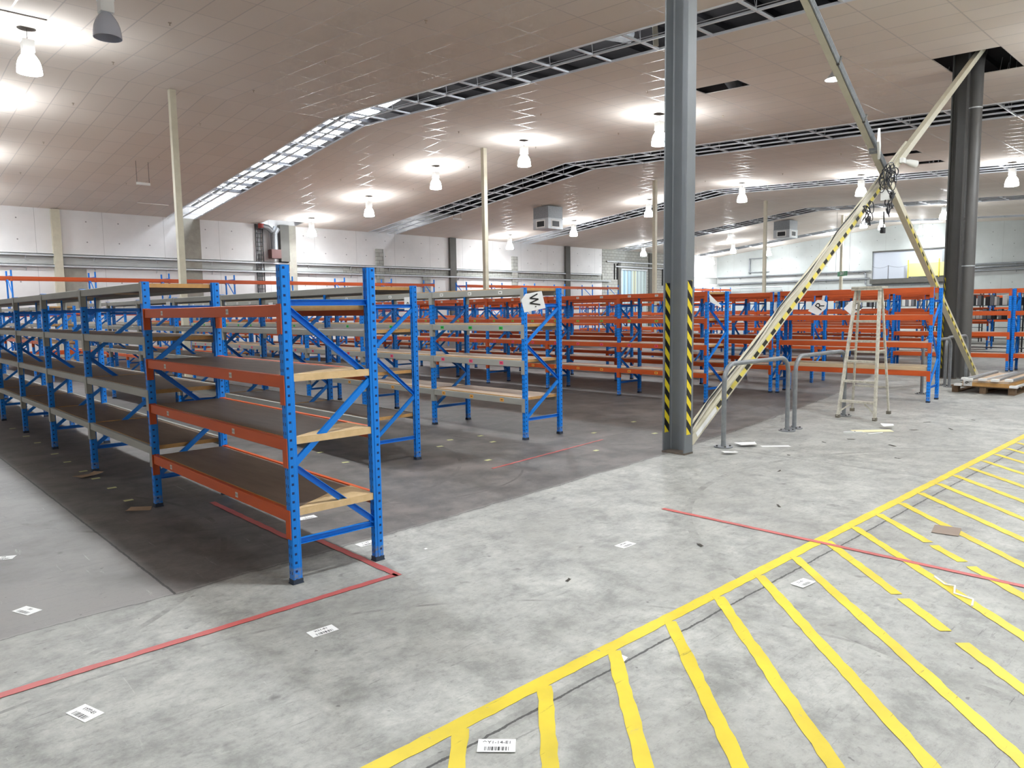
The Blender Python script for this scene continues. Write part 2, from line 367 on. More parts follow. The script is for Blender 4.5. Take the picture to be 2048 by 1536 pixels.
# ------------------------------------------------------------------ room shell
X0, X1, Y0, Y1 = -16.0, 54.0, -16.0, 30.0
YR = 15.77
def cz(y): return 7.27 - 0.098*(y-YR) if y > YR else 7.27 - 0.0525*(YR-y)
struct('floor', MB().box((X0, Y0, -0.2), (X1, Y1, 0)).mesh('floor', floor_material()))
STRIPS = [(0, 2), (17, 20), (34, 37), (51, 54), (68, 70)]         # tile columns missing, counted from x = 9.35
def is_open(i, j):
    for a, b in STRIPS:
        if a <= i < b and j >= -1: return True
    if i in (9, 10, 11) and j == 0: return True                    # around the second column
    if i == 7 and j == 4: return True
    if (i, j) in ((26, 4), (30, 4)): return True
    if i in (7, 8, 9) and j == 24: return True                        # beside the duct
    return False
cb = MB()
xs = [9.35 + 0.6*i for i in range(-42, 75)]; 
for i in range(-42, 75):
    xa, xb = max(X0, 9.35+0.6*i), min(X1, 9.35+0.6*(i+1))
    if xb <= xa: continue
    for j in range(-14, 25):
        ya, yb = max(Y0, 0.17+1.2*j), min(Y1, 0.17+1.2*(j+1))
        if yb <= ya or is_open(i, j): continue
        if (i, j) in ((-14, 10), (-15, 10), (-3, 23), (-2, 23)): ya += 0.10          # tiles slipped back, a dark slit is left
        cb.add([(xa,ya,cz(ya)),(xb,ya,cz(ya)),(xb,yb,cz(yb)),(xa,yb,cz(yb)),
                (xa,ya,cz(ya)+0.02),(xb,ya,cz(ya)+0.02),(xb,yb,cz(yb)+0.02),(xa,yb,cz(yb)+0.02)],
               [(0,1,2,3),(4,7,6,5),(0,4,5,1),(1,5,6,2),(2,6,7,3),(3,7,4,0)])
struct('ceiling', cb.mesh('ceiling', ceiling_material()))
# roof above with purlins
rb = MB()
def rz(y): return cz(y) + 1.35
for ya, yb in ((Y0, YR), (YR, Y1)):
    rb.add([(X0,ya,rz(ya)),(X1,ya,rz(ya)),(X1,yb,rz(yb)),(X0,yb,rz(yb)),(X0,ya,rz(ya)+.1),(X1,ya,rz(ya)+.1),(X1,yb,rz(yb)+.1),(X0,yb,rz(yb)+.1)],
           [(0,1,2,3),(4,7,6,5),(0,4,5,1),(2,6,7,3)])
for k in range(28):
    y = -3.0 + 1.2*k
    rb.box((X0, y-0.03, rz(y)-0.14), (X1, y+0.03, rz(y)+0.02))
struct('roof', rb.mesh('roof', ROOFM))
# translucent roof sheets letting daylight in
SKY = M('daylit_roof_sheet', (235, 242, 250), 0.5, emit=((235, 244, 255), 14.0))
n = 0
SKY2 = M('dim_roof_sheet', (235, 242, 250), 0.5, emit=((235, 244, 255), 6.0))
for xa, xb, ya, yb in ((11.0, 12.45, 16.5, 29.6), (11.5, 12.2, 4.0, 14.6), (22.2, 23.0, 26.0, 29.6), (32.4, 33.2, 26.5, 29.6), (42.6, 43.4, 26.5, 29.6), (23.6, 24.4, 8.0, 11.0)):
    n += 1
    za, zb = rz(ya)-0.012, rz(yb)-0.012
    struct('window_%d' % n, MB().add([(xa,ya,za),(xb,ya,za),(xb,yb,zb),(xa,yb,zb),(xa,ya,za+.01),(xb,ya,za+.01),(xb,yb,zb+.01),(xa,yb,zb+.01)],
        [(0,3,2,1),(4,5,6,7),(0,1,5,4),(1,2,6,5),(2,3,7,6),(3,0,4,7)]).mesh('daylight_sheet', SKY if n < 3 else SKY2))
# exposed ceiling grid over the open strips
tn = 0
for si, (a, b) in enumerate(STRIPS):
    g = MB(); xa, xb = 9.35+0.6*a, 9.35+0.6*b
    def run(x, w, h, off=0.0, y0=-1.03):
        for ya, yb in ((y0, YR), (YR, Y1-0.02)):
            g.bar((x, ya, cz(ya)+off), (x, yb, cz(yb)+off), [(-w,-h),(w,-h),(w,h),(-w,h)])
    for k in range(a, b+1):
        run(9.35+0.6*k, 0.02, 0.022 if k in (a, b) else 0.02)
    run(xa+0.24, 0.006, 0.006, 0.10); run(xa+0.75, 0.006, 0.006, 0.12)
    for j in range(-1, 25):
        y = 0.17+1.2*j
        if y > Y1: continue
        g.bar((xa, y, cz(y)), (xb, y, cz(y)), [(-.02,-.02),(.02,-.02),(.02,.02),(-.02,.02)])
        for k in range(a+1, b):
            x = 9.35+0.6*k
            g.tube([(x, y, cz(y)), (x+0.12, y+0.2, cz(y)+0.7), (x+.05, y+.1, rz(y)-.1)], 0.006, 5)
            g.tube([(x, y, cz(y)), (x-0.16, y-0.1, cz(y)+0.7), (x-.05, y-.1, rz(y)-.1)], 0.006, 5)
    tn += 1
    struct('trim_%d' % tn, g.mesh('exposed_ceiling_grid', TBAR))

# walls ---------------------------------------------------------------
WPAN = wall_material('white_wall_panels', (232, 230, 228), 2.4, 0.4, 0)
WPANR = wall_material('white_wall_panels_right', (190, 195, 192), 2.4, 0.4, 1)
WB = M('grey_wall_band', (186, 187, 184), 0.6, 0, (170, 171, 168), 1.2, 0.5)
BLOCK = block_material('grey_block_wall', (178, 178, 170), (164, 164, 158))
zt = cz(Y1)
w = MB()
w.box((X0, Y1, 4.12), (38.8, Y1+0.25, zt+1.5)); w.box((X0, Y1, -0.1), (38.8, Y1+0.25, 3.62))
w.box((46.9, Y1, 4.12), (X1+.2, Y1+0.25, zt+1.5)); w.box((46.9, Y1, -0.1), (X1+.2, Y1+0.25, 3.62))
w.box((X0, Y1+0.04, 3.62), (18.0, Y1+0.25, 4.12), 1); w.box((46.9, Y1+0.04, 3.62), (X1+.2, Y1+0.25, 4.12), 1)
w.box((18.0, Y1+0.03, 3.62), (38.8, Y1+0.25, 4.12), 2)
w.box((38.8, Y1-0.02, -0.1), (40.9, Y1+0.25, zt+1.5), 2); w.box((44.0, Y1-0.02, -0.1), (46.9, Y1+0.25, zt+1.5), 2); w.box((40.9, Y1-0.02, 4.55), (44.0, Y1+0.25, zt+1.5), 2)
struct('wall_far', w.mesh('wall_far', [WPAN, WB, BLOCK]))
zr_ = 7.3
w = MB()
w.box((X1, Y0, 4.15), (X1+0.25, 12.0, 8.9)); w.box((X1, 17.3, 4.15), (X1+0.25, Y1, 8.9)); w.box((X1, 12.0, 5.5), (X1+0.25, 17.3, 8.9))
w.box((X1, Y0, -0.1), (X1+0.25, Y1, 3.5)); w.box((X1+0.03, Y0, 3.5), (X1+0.25, 12.0, 4.15), 1); w.box((X1+0.03, 17.3, 3.5), (X1+0.25, Y1, 4.15), 1)
struct('wall_right', w.mesh('wall_right', [WPANR, WB]))
struct('wall_left', MB().box((X0-.25, Y0, -0.1), (X0, Y1, 8.9)).mesh('wall_left', wall_material('white_panels_left', (226, 224, 222), 2.4, 0, 1)))
wn_ = MB().box((X0, Y0-.25, -0.1), (X1, Y0, 8.9))
struct("wall_near", wn_.mesh('wall_near', wall_material('white_panels_near', (226, 224, 222), 2.4, 0, 0)))
# steel ledges running along the far and right walls
def ledge(name, axis, a, b, base, z, d=0.14, h=0.07, m=GALVL):
    g = MB()
    if axis == 'x':
        g.box((a, base-d, z), (b, base-0.005, z+0.02)); g.box((a, base-d, z-h), (b, base-d+0.02, z+0.02))
        x = a + 0.8
        while x < b:
            g.bar((x, base-d+.02, z-.01), (x, base-.01, z-0.22), [(-.012,-.012),(.012,-.012),(.012,.012),(-.012,.012)]); x += 2.4
    else:
        g.box((base-d, a, z), (base-0.005, b, z+0.02)); g.box((base-d, a, z-h), (base-d+0.02, b, z+0.02))
        y = a + 0.8
        while y < b:
            g.bar((base-d+.02, y, z-.01), (base-.01, y, z-0.22), [(-.012,-.012),(.012,-.012),(.012,.012),(-.012,.012)]); y += 2.4
    global tn
    tn += 1
    return struct('trim_%d' % tn, g.mesh(name, m))
ledge('upper_ledge', 'x', X0, 38.6, Y1, 4.08); ledge('lower_ledge', 'x', X0, 39.6, Y1, 3.66, 0.18)
ledge('door_upper_ledge', 'x', 39.2, 47.4, Y1-.03, 5.05); ledge('door_lower_ledge', 'x', 40.2, 47.4, Y1-.03, 4.72, 0.12)
ledge('right_upper_ledge', 'y', 17.4, 29.8, X1, 4.15, 0.16, 0.06, GALV); ledge('right_lower_ledge', 'y', 17.4, 29.8, X1, 3.62, 0.2, 0.08, GALV)
ledge('right_upper_ledge_near', 'y', -14.0, 11.6, X1, 4.25, 0.16, 0.06, GALV); ledge('right_lower_ledge_near', 'y', -14.0, 11.6, X1, 3.85, 0.2, 0.08, GALV)
# pilasters standing in the far wall
def pil(x0, x1, z0, z1, m, d=0.14):
    global tn
    tn += 1
    struct('trim_%d' % tn, MB().box((x0, Y1-d, z0), (x1, Y1-0.002, z1)).mesh('wall_pilaster', m))
pil(4.95, 5.25, 0, zt-.02, CREAM, 0.2); pil(5.3, 6.1, 0, 3.55, CONC, 0.03); pil(10.0, 10.75, 0, zt, CONC, 0.06); pil(14.45, 14.9, 4.13, zt, DARKST, 0.3); pil(14.9, 15.3, 0, zt, CONC, 0.2)
pil(24.95, 25.4, 0, zt, DARKST, 0.16); pil(34.85, 35.3, 0, zt, DARKST, 0.16); pil(19.95, 20.4, 0, 5.0, BLOCK, 0.12); pil(29.95, 30.4, 0, 5.0, BLOCK, 0.12); pil(23.0, 23.5, 0, 3.6, BLOCK, 0.12)
pil(40.55, 40.8, 0, 5.0, DARKST, 0.1); pil(44.25, 44.6, 0, 5.8, DARKST, 0.12)
# strip-curtain doorway in the block wall
PVC = M('pvc_strip_pale', (204, 220, 218), 0.3); PVCB = M('pvc_strip_blue', (172, 206, 222), 0.3); PVCY = M('pvc_strip_cream', (218, 222, 196), 0.3)
d = empty('door_1', (40.9, Y1, 0), 'strip curtain of pale blue and cream plastic in the block wall doorway', 'door'); d['kind'] = 'structure'
obj('door_frame', MB().box((0, -.06, 0), (.06, .1, 4.55)).box((3.04, -.06, 0), (3.1, .1, 4.55)).box((0, -.08, 4.45), (3.1, .1, 4.55)).mesh('door_frame', GALVL), d)
g = MB()
for k in range(15):
    x = 0.08 + k*0.2
    g.box((x, (k % 2)*0.03, 0.02), (x+0.185, (k % 2)*0.03+0.006, 4.45), (1 if k < 7 else (2 if k < 10 else 0)) if k % 3 else 0)
obj('strip_curtain', g.mesh('strip_curtain', [PVC, PVCB, PVCY]), d)

# raised loading opening in the right wall
d = empty('door_2', (X1, 12.0, 3.5), 'grey raised dock opening in the right hand wall', 'door'); d['kind'] = 'structure'
obj('recess_panel', MB().box((0.12, 0.02, 0.02), (0.2, 5.28, 1.98)).mesh('recess_panel', M('blue_grey_panel', (190, 196, 206), 0.5)), d)
obj('side_panel', MB().box((0.06, 0.0, 0), (0.12, 0.75, 2.0)).mesh('side_panel', M('mid_grey_panel', (150, 156, 160), 0.5)), d)
obj('dock_sill', MB().box((-0.35, 0, -0.32), (0.2, 5.3, -0.05)).box((-0.3, 0, -0.05), (0.2, 5.3, 0.0)).mesh('dock_sill', DARKST), d)
obj('lintel', MB().box((-0.02, 0, 1.94), (0.12, 5.3, 2.02)).mesh('lintel', DARKST), d)
t = empty('chain_barrier', (X1-0.2, 12.9, 3.5), 'black chain barrier with posts along the edge of the raised dock', 'barrier')
for yy in (0.0, 1.75, 3.2): obj('post', MB().tube([(0, yy, 0), (0, yy, 0.95)], 0.02, 8).mesh('post', BLACK), t)
pts = []
for s0, s1 in ((0, 1.75), (1.75, 3.2), (3.2, 4.3)):
    for q in range(9):
        a = q/8; pts.append((0, s0+(s1-s0)*a, 0.93-0.14*(1-(2*a-1)**2)))
obj('chain', MB().tube(pts, 0.008, 5).mesh('chain', BLACK), t)
YEL = M('yellow_board', (226, 204, 70), 0.5, 0, (206, 186, 60), 3, 0.5)
t = empty('safety_gate', (X1-0.3, 12.35, 3.5), 'yellow sheeted safety gate at the right end of the raised dock', 'gate')
for yy in (0, 0.45, 2.4): obj('gate_post', MB().box((-.03, yy-.03, 0), (.03, yy+.03, 1.25)).mesh('gate_post', YEL), t)
obj('infill_sheet', MB().box((0.0, 0.05, 0.08), (0.015, 2.35, 1.0)).mesh('infill_sheet', M('pale_yellow_mesh', (214, 206, 140), 0.5)), t)
tag(obj('conduit_run', MB().tube([(X1-.061, 18.6, 4.1), (X1-.061, 17.9, 4.1), (X1-.061, 17.7, 3.9), (X1-.061, 17.7, 3.2), (X1-.061, 17.5, 3.05), (X1-.061, 11.6, 3.05), (X1-.061, 11.2, 3.4), (X1-.061, 11.0, 4.0), (X1-.061, 8, 4.05)], 0.06, 8).mesh('conduit_run', GALV, True)),
    'thick grey conduit looping beneath the raised dock opening', 'conduit')
tag(obj('wall_bracket', MB().box((X1-.1, 26.9, 4.3), (X1-.003, 27.0, 5.6)).box((X1-.1, 25.4, 5.53), (X1-.04, 27.0, 5.6)).box((X1-.1, 25.2, 4.42), (X1-.04, 27.0, 4.48)).mesh('wall_bracket', GALV)),
    'grey steel bracket with two arms on the right wall above the ledge', 'bracket')

# ------------------------------------------------------------------ racking
CACHE = {}
def cached(key, fn):
    if key not in CACHE: CACHE[key] = fn()
    return CACHE[key]
PW, PT = 0.06, 0.055
def post_mesh(h):
    def fn():
        pr = [(-.024,-.0275),(.012,-.0275),(.015,-.0225),(.03,-.0225),(.03,-.012),(.024,-.008),(.024,.008),(.03,.012),(.03,.0225),(.015,.0225),(.012,.0275),(-.024,.0275),(-.03,.0215),(-.03,-.0215)]
        return MB().prism(pr, 'z', 0.004, h).mesh('post', BLUE)
    return cached(('post', round(h, 3)), fn)
def plate_mesh():
    return cached('plate', lambda: MB().box((-.036, -.0285, 0.001), (.036, .0285, .006)).box((-.031,-.0285,.006),(.032,.0285,.03)).mesh('base_plate', M('scuffed_foot', (48, 58, 74), 0.7)))
USEC = [(-.018,-.012),(.018,-.012),(.018,.012),(.015,.012),(.015,-.009),(-.015,-.009),(-.015,.012),(-.018,.012)]
def brace_list(D, H, flip):
    s = H/1.88; a, b = 0.052, D-0.052
    pts = [(a, 1.648), (b, 1.2), (a, 0.72), (b, 0.27)]
    if flip: pts = [(b, 1.648), (a, 1.2), (b, 0.72), (a, 0.27)]
    segs = [((a, 1.665*s), (b, 1.665*s)), ((a, 0.25*s), (b, 0.25*s))]
    for (x1_, z1_), (x2_, z2_) in zip(pts, pts[1:]): segs.append(((x1_, z1_*s-0.02), (x2_, z2_*s)))
    if H > 2.4:
        segs = []; z = 0.3; k = 0
        while z+0.7 < H:
            segs.append(((a, z), (b, z+0.7)) if k % 2 == 0 else ((b, z), (a, z+0.7))); z += 0.7; k += 1
        segs += [((a, 0.2), (b, 0.2)), ((a, H-0.2), (b, H-0.2))]
    return segs
def brace_meshes(D, H, flip, merged):
    def fn():
        out = []; g = MB()
        for k, ((xa, za), (xb, zb)) in enumerate(brace_list(D, H, flip)):
            if not merged: g = MB()
            g.bar((xa, PT/2, za), (xb, PT/2, zb), [(b_, a_) for a_, b_ in USEC][::-1], up=(0, 1, 0) if False else (0, 0, 1))
            if not merged: out.append(g.mesh('brace', BRACE))
        if merged: out.append(g.mesh('bracing', BRACE))
        return out
    return cached(('br', D, H, flip, merged), fn)
def beam_mesh(L, h, m, conn):
    def fn():
        pr = [(0.004, 0), (0.004, -h), (0.046, -h), (0.046, -0.018), (0.034, -0.018), (0.034, 0)]
        pr = [(0.004, -0.003), (0.007, 0), (0.034, 0), (0.034, -0.018), (0.046, -0.018), (0.046, -h), (0.007, -h), (0.004, -h+.003)]
        g = MB().prism(pr, 'y', PT+0.003, L-0.003)
        if conn: conn_geo(g, L)
        return g.mesh('beam', m)
    return cached(('beam', L, h, m.name, conn), fn)
def conn_geo(g, L, only=None):
    for k, (ya, yb, fa, fb) in enumerate(((PT+.0005, PT+.0045, 0.002, PT+.0045), (L-.0045, L-.0005, L-.012, L-.0005))):
        if only is not None and k != only: continue
        g.box((-.0045, ya, -0.17), (.05, yb, 0.004)); g.box((-.0048, fa, -0.17), (-.0008, fb, 0.004))
    return g
def conn_mesh(L, k, m):
    return cached(('conn', L, k, m.name), lambda: conn_geo(MB(), L, k).mesh('end_connector', [m]))
def board_mesh(x0, x1, y0, y1, z0, z1, m):
    def fn():
        g = MB(); g.box((x0, y0, z0), (x1, y1, z1))
        g.m = [1 if i in (2, 3, 4, 5) else 0 for i in range(6)]
        return g.mesh('shelf_board', [m, BOARD_E])
    return cached(('board', x0, x1, y0, y1, z0, z1, m.name), fn)
def ticket(m, parent, y, z, w=0.062, h=0.036):
    me = cached(('ticket', m.name, w, h), lambda: MB().box((-.0012, -w/2, -h/2), (0, w/2, h/2)).mesh('price_ticket', m))
    return obj('price_ticket', me, parent, (0.0035, y, z))

def bay(label, group, X, Y, L, D=0.632, H=1.88, levels=(1.87, 1.425, 0.985, 0.512), bm=GREYB, bd=BOARD_SHADE, bh=0.072, frames=(1, 0), detail=1,
        flip=True, rot=0.0, tickets=None, raised=0.0, skip=None, boards=True, hfar=None, name='pallet_rack_bay'):
    L = round(L, 3)
    t = empty(name, (X, Y, 0), label, 'rack', group, (0, 0, rot))
    for k, on in enumerate(frames):
        if not on: continue
        yy = 0 if k == 0 else L
        hh = H if (k == 0 or hfar is None) else hfar
        for q in (0, 1):
            p = obj('post', post_mesh(hh), t, (PW/2 if q == 0 else D-PW/2, yy+PT/2, 0), (0, 0, 0 if q == 0 else PI))
            if detail: obj('base_plate', plate_mesh(), p)
        for me in brace_meshes(D, hh, flip, not detail): obj('brace' if detail else 'bracing', me, t, (0, yy, 0))
    for li, z in enumerate(levels):
        mm = bm if not isinstance(bm, (list, tuple)) else bm[li]
        for q in (0, 1):
            b = obj('beam', beam_mesh(L, bh, mm, not detail), t, (0 if q == 0 else D, 0 if q == 0 else L+PT, z), (0, 0, 0 if q == 0 else PI))
            if detail:
                for k in (0, 1): obj('end_connector', conn_mesh(L, k, mm), b)
                if q == 0 and tickets and tickets[li]:
                    tm, n_, w_, h_ = tickets[li]
                    for s_ in range(n_):
                        ticket(tm, b, PT + (L-PT)*((s_+0.62)/n_ if n_ == 3 else (0.3 if s_ == 0 else 0.82)), -bh/2, w_, h_)
        if boards and not (skip and li in skip):
            ya, yb = (0.004 if frames[0] and detail else PT+.004), L-0.006
            obj('shelf_board', board_mesh(0.049, D-0.049, PT+0.008, L-0.008, -0.036+raised, -0.002+raised, bd), t, (0, 0, z))
    return t

FT = [(T_PALE, 2, 0.04, 0.034)]*4
# the near orange bay: two orange frames' worth of beams on blue uprights
t = bay('nearest rack bay, orange beams on tall bright blue uprights, brown shelves', None, 0, 0, 2.48, levels=(1.655, 1.243, 0.873, 0.445), bm=ORANGE, bd=BOARD_SHADE,
        flip=False, tickets=FT)
GT = lambda a: [(a[0], 3, .07, .038), (a[1], 3, .07, .038), (a[2], 3, .07, .042), (a[3], 3, .07, .042)]
# R1 continues to the left with grey beams
ys = [2.48, 4.45, 6.27, 8.03, 9.75, 11.5, 13.3]
for i in range(6):
    bay('grey-beamed rack bay with brown shelves, %s along behind the nearest orange bay' % ORD[i], 'grey bays of the nearest row', 0, ys[i], ys[i+1]-ys[i],
        frames=(1, 1 if i == 5 else 0), bh=0.066, bd=BOARD_SHADE)
for i in range(6):
    bay('grey-beamed rack bay, %s from the near end of the row just behind the nearest rack' % ORD[i], 'grey bays of the second row', 2.1, 2.47+1.855*i, 1.855,
        frames=(1, 1 if i == 5 else 0), bh=0.068, bd=BOARD_SHADE if i else BOARD_SHADE, tickets=None)
for i in range(6):
    bay('grey-beamed rack bay with coloured tickets, %s from the W sheet end' % ORD[i], 'grey bays of the W row', 4.32, 2.47+1.86*i, 1.86, D=0.68,
        frames=(1, 1 if i == 5 else 0), bh=0.08, bd=BOARD_LIT, raised=0.012, tickets=GT((T_WHITE, T_GREEN, T_PINK, T_ORANGE)))
OT = GT((T_PALE, T_YG, T_PINK, T_ORANGE))
for i in range(6):
    bay('orange-beamed rack bay, %s from the near end of the row behind the striped grey column' % ORD[i], 'orange bays of the row behind the column', 8.74, 2.68+1.84*i, 1.84, D=0.68,
        frames=(1, 1 if i == 5 else 0), bm=ORANGE, bd=BOARD_LIT, bh=0.08, tickets=OT, flip=False)
bay('orange-beamed rack bay with stacked boards on its bottom level, behind the step ladder', None, 11.2, 0.05, 2.52, D=0.62, bm=ORANGE, bd=BOARD_LIT, bh=0.085,
    levels=(1.885, 1.44, 0.985, 0.52), frames=(1, 1), rot=math.radians(4.6), flip=True, skip=(0,))
for i in range(6):
    bay('orange-beamed rack bay, %s along the row continuing behind the step ladder bay' % ORD[i], 'orange bays behind the ladder bay', 10.95, 2.68+1.84*i, 1.84, D=0.62,
        frames=(1, 1 if i == 5 else 0), bm=ORANGE, bd=BOARD_LIT, bh=0.08)
for i in range(6):
    bay('orange-beamed rack bay, %s from the near end of the row with the R sheet' % ORD[i], 'orange bays of the R row', 13.15, 2.9+1.84*i, 1.84, D=0.62,
        frames=(1, 1 if i == 5 else 0), bm=ORANGE, bd=BOARD_LIT, bh=0.08, detail=0)
FARL = (1.93, 1.47, 1.0, 0.5)
bay('orange-beamed rack bay left of the second column, with blue guard uprights', None, 18.5, 0.62, 2.5, D=0.62, H=1.96, bm=ORANGE, bd=BOARD_LIT, bh=0.1, levels=(1.96, 1.43, 0.93, 0.42), frames=(1, 1), rot=math.radians(6), flip=True, skip=(0, 1))
bay('orange-beamed rack bay at the right edge beyond the pallet', None, 18.72, -1.95, 2.5, D=0.62, H=1.96, bm=ORANGE, bd=BOARD_LIT, bh=0.1, levels=(1.96, 1.43, 0.93, 0.42), frames=(1, 1), rot=math.radians(3), flip=True, skip=(0, 1))
for i in range(5):
    bay('orange-beamed rack bay, %s along the row behind the second column' % ORD[i], 'orange bays behind the second column', 18.1, 3.2+1.84*i, 1.84, D=0.62,
        frames=(1, 1 if i == 4 else 0), bm=ORANGE, bd=BOARD_LIT, bh=0.08, detail=0, H=1.92, levels=FARL)
ri = 0
for X in (21.4, 24.6, 28.0, 31.5):
    ri += 1
    for i in range(4):
        bay('distant orange rack bay, %s along the %s row past the second column' % (ORD[i], ORD[ri]), 'distant orange rack bays', X, 3.4+2.3*i, 2.3, D=0.62, H=1.98,
            frames=(1, 1 if i == 3 else 0), bm=ORANGE, bd=BOARD_LIT, bh=0.09, detail=0, levels=FARL)
# the far block across the cross aisle
ri = 0
for X, mm in ((2.1, GREYB), (4.4, GREYB), (6.6, ORANGE), (8.8, ORANGE), (11.0, ORANGE), (13.2, ORANGE), (16.6, ORANGE), (19.4, ORANGE), (23.0, ORANGE), (27.0, ORANGE), (31.0, ORANGE), (35.5, ORANGE)):
    ri += 1
    for i in range(4):
        bay('far block rack bay beyond the cross aisle, %s along its %s row from the left' % (ORD[i], ORD[ri-1]), 'rack bays beyond the cross aisle', X, 17.0+2.05*i, 2.05, D=0.63,
            frames=(1, 1 if i == 3 else 0), bm=[mm, mm, ORANGE, ORANGE], bd=BOARD_LIT, bh=0.08, detail=0)
# tall racks against the far wall
k = 0
for seg, (xa, nb, p, hgt) in enumerate(((0.35, 8, 2.655, 3.28), (23.8, 5, 2.63, 3.2), (46.0, 2, 2.6, 3.2))):
    for i in range(nb):
        bay(('tall blue rack bay with one orange beam against the far wall, %s from the left' % ORD[i]) if seg == 0 else ('tall blue rack bay left of the strip curtain door, %s from its left end' % ORD[i]) if seg == 1 else ('tall blue rack bay right of the strip curtain door, %s along' % ORD[i]),
            'tall racks along the far wall', xa+p*i, 28.0, p, D=0.95, H=hgt, levels=(3.06, 1.75, 0.35), bm=ORANGE, bh=0.12, frames=(1, 1 if i == nb-1 else 0), detail=0, rot=-PI/2, boards=False, name='tall_rack_bay')
# loose boards stacked on the ladder bay's bottom level
for k_ in range(2):
    tag(obj('loose_board', MB().box((0.05, 0.075, 0.52+0.033*k_+0.0005), (0.57, 2.42-0.05*k_, 0.552+0.033*k_)).mesh('loose_board', [M('pale_loose_board%d' % k_, (204-30*k_*0, 186, 152), 0.6), ]), None, (11.2, 0.05, 0), (0, 0, math.radians(4.6))),
        ('lower' if k_ == 0 else 'upper') + ' loose pale board lying on the bottom level behind the step ladder', 'board', 'loose boards behind the ladder')
# pale timber packers under the ends of the near shelf boards
PALEW = M('pale_packer_wood', (226, 196, 150), 0.65, 0, (206, 174, 126), 14, 0.6)
for z, nm in ((1.243, 'top'), (0.873, 'middle'), (0.445, 'lowest')):
    tag(obj('timber_packer', MB().prism([(0.05, 0.012), (0.58, 0.012), (0.58, 0.30), (0.50, 0.30), (0.05, 0.03)], 'z', z+0.0005, z+0.006).box((0.05, 0.011, z-0.036), (0.582, 0.052, z)).mesh('timber_packer', [PALEW])),
        'pale timber packer at the open end of the %s brown shelf, nearest rack' % {'top': 'second', 'middle': 'third', 'lowest': 'lowest'}[nm], 'timber')

# ------------------------------------------------------------------ lamps
def bell_mesh():
    pr = [(0.075,-0.44),(0.10,-0.47),(0.135,-0.52),(0.17,-0.58),(0.195,-0.65),(0.208,-0.73),(0.215,-0.83),(0.19,-0.835),(0.10,-0.80),(0.001,-0.795)]
    m = M('lit_bell_shade', (255, 252, 244), 0.4, emit=((244, 250, 255), LAMP*0.15))
    m2 = M('lit_bell_mouth', (255, 252, 244), 0.4, emit=((244, 250, 255), LAMP))
    return MB().lathe(pr[:8], n=24).lathe(pr[7:], n=24, mi=1).mesh('bell_shade', [m, m2], True)
LAMP = 430.0
BELL = bell_mesh()
LBOX = MB().box((-.1,-.1,-.44),(.1,.1,-.24)).prism([(-.115,-.25),(.115,-.25),(.09,-.22),(-.09,-.22)],'y',-.1,.1).mesh('gear_box', WHITE)
LROD = MB().tube([(0,0,-.24),(0,0,0.0)], 0.006, 6).mesh('suspension_rod', DARKST)
LPLT = MB().disc((0,0,0), 0.16, -0.006, -0.001).mesh('ceiling_plate', M('dark_ceiling_plate', (70, 62, 54), 0.7))
BELL_OFF = MB().lathe([(0.075,-0.44),(0.10,-0.47),(0.135,-0.52),(0.17,-0.58),(0.195,-0.65),(0.208,-0.73),(0.215,-0.83),(0.205,-0.83),(0.19,-0.66),(0.12,-0.52),(0.07,-0.45)], n=24).mesh('bell_shade', M('clear_bell_shade', (196, 202, 214), 0.15, 0.3), True)
def lamp(x, y, label, lit=True, drop=0.0):
    t = empty('high_bay_lamp', (x, y, cz(y)), label, 'lamp', 'high bay lamps')
    obj('bell_shade', BELL if lit else BELL_OFF, t, (0, 0, -drop)); obj('gear_box', LBOX, t, (0, 0, -drop))
    obj('suspension_rod', LROD if not drop else MB().tube([(0,0,-.24-drop),(0,0,0)], 0.006, 6).mesh('suspension_rod', DARKST), t); obj('ceiling_plate', LPLT, t)
    return t
vis = [(1.37, 13.06, 'glowing bell lamp at the top left corner of the ceiling'), (15.4, 23.3, 'glowing bell lamp below the first open strip, second from the far wall'),
       (15.2, 28.0, 'glowing bell lamp closest to the far wall, left of the block pier'), (15.2, 18.35, 'glowing bell lamp just left of the second cream post'), (15.3, 13.7, 'glowing bell lamp just right of the second cream post'),
       (15.1, 8.2, 'glowing bell lamp touching the left edge of the striped grey column'), (28.7, 23.6, 'glowing bell lamp beside the nearer grey air outlet box'), (28.5, 18.4, 'glowing bell lamp left of the third cream post'),
       (28.06, 28.1, 'glowing bell lamp near the far wall beyond the second cream post'), (40.3, 27.5, 'glowing bell lamp above the strip curtain doorway'), (28.5, 13.3, 'glowing bell lamp right of the striped grey column, under the second open strip'),
       (29.2, 8.4, 'glowing bell lamp just left of the brace crossing'), (29.4, 3.25, 'glowing bell lamp right of the dark column at the right edge'), (42.0, 21.8, 'distant glowing bell lamp left of the fourth cream post, upper of two'),
       (47.1, 24.5, 'distant glowing bell lamp left of the fourth cream post, lower of two'), (52.0, 24.3, 'distant glowing bell lamp just right of the fourth cream post'), (51.4, 28.9, 'distant glowing bell lamp closest to the far corner'),
       (52.0, 19.3, 'distant glowing bell lamp touching the rising brace'), (45.1, 14.5, 'distant glowing bell lamp beneath the brace crossing'), (46.9, 14.1, 'distant glowing bell lamp between the brace arms, left one'), (52.3, 13.6, 'distant glowing bell lamp between the brace arms, right one')]
for x, y, lb in vis: lamp(x, y, lb)
lamp(1.83, 9.57, 'unlit silver bell lamp cut by the top edge of the ceiling', lit=False)
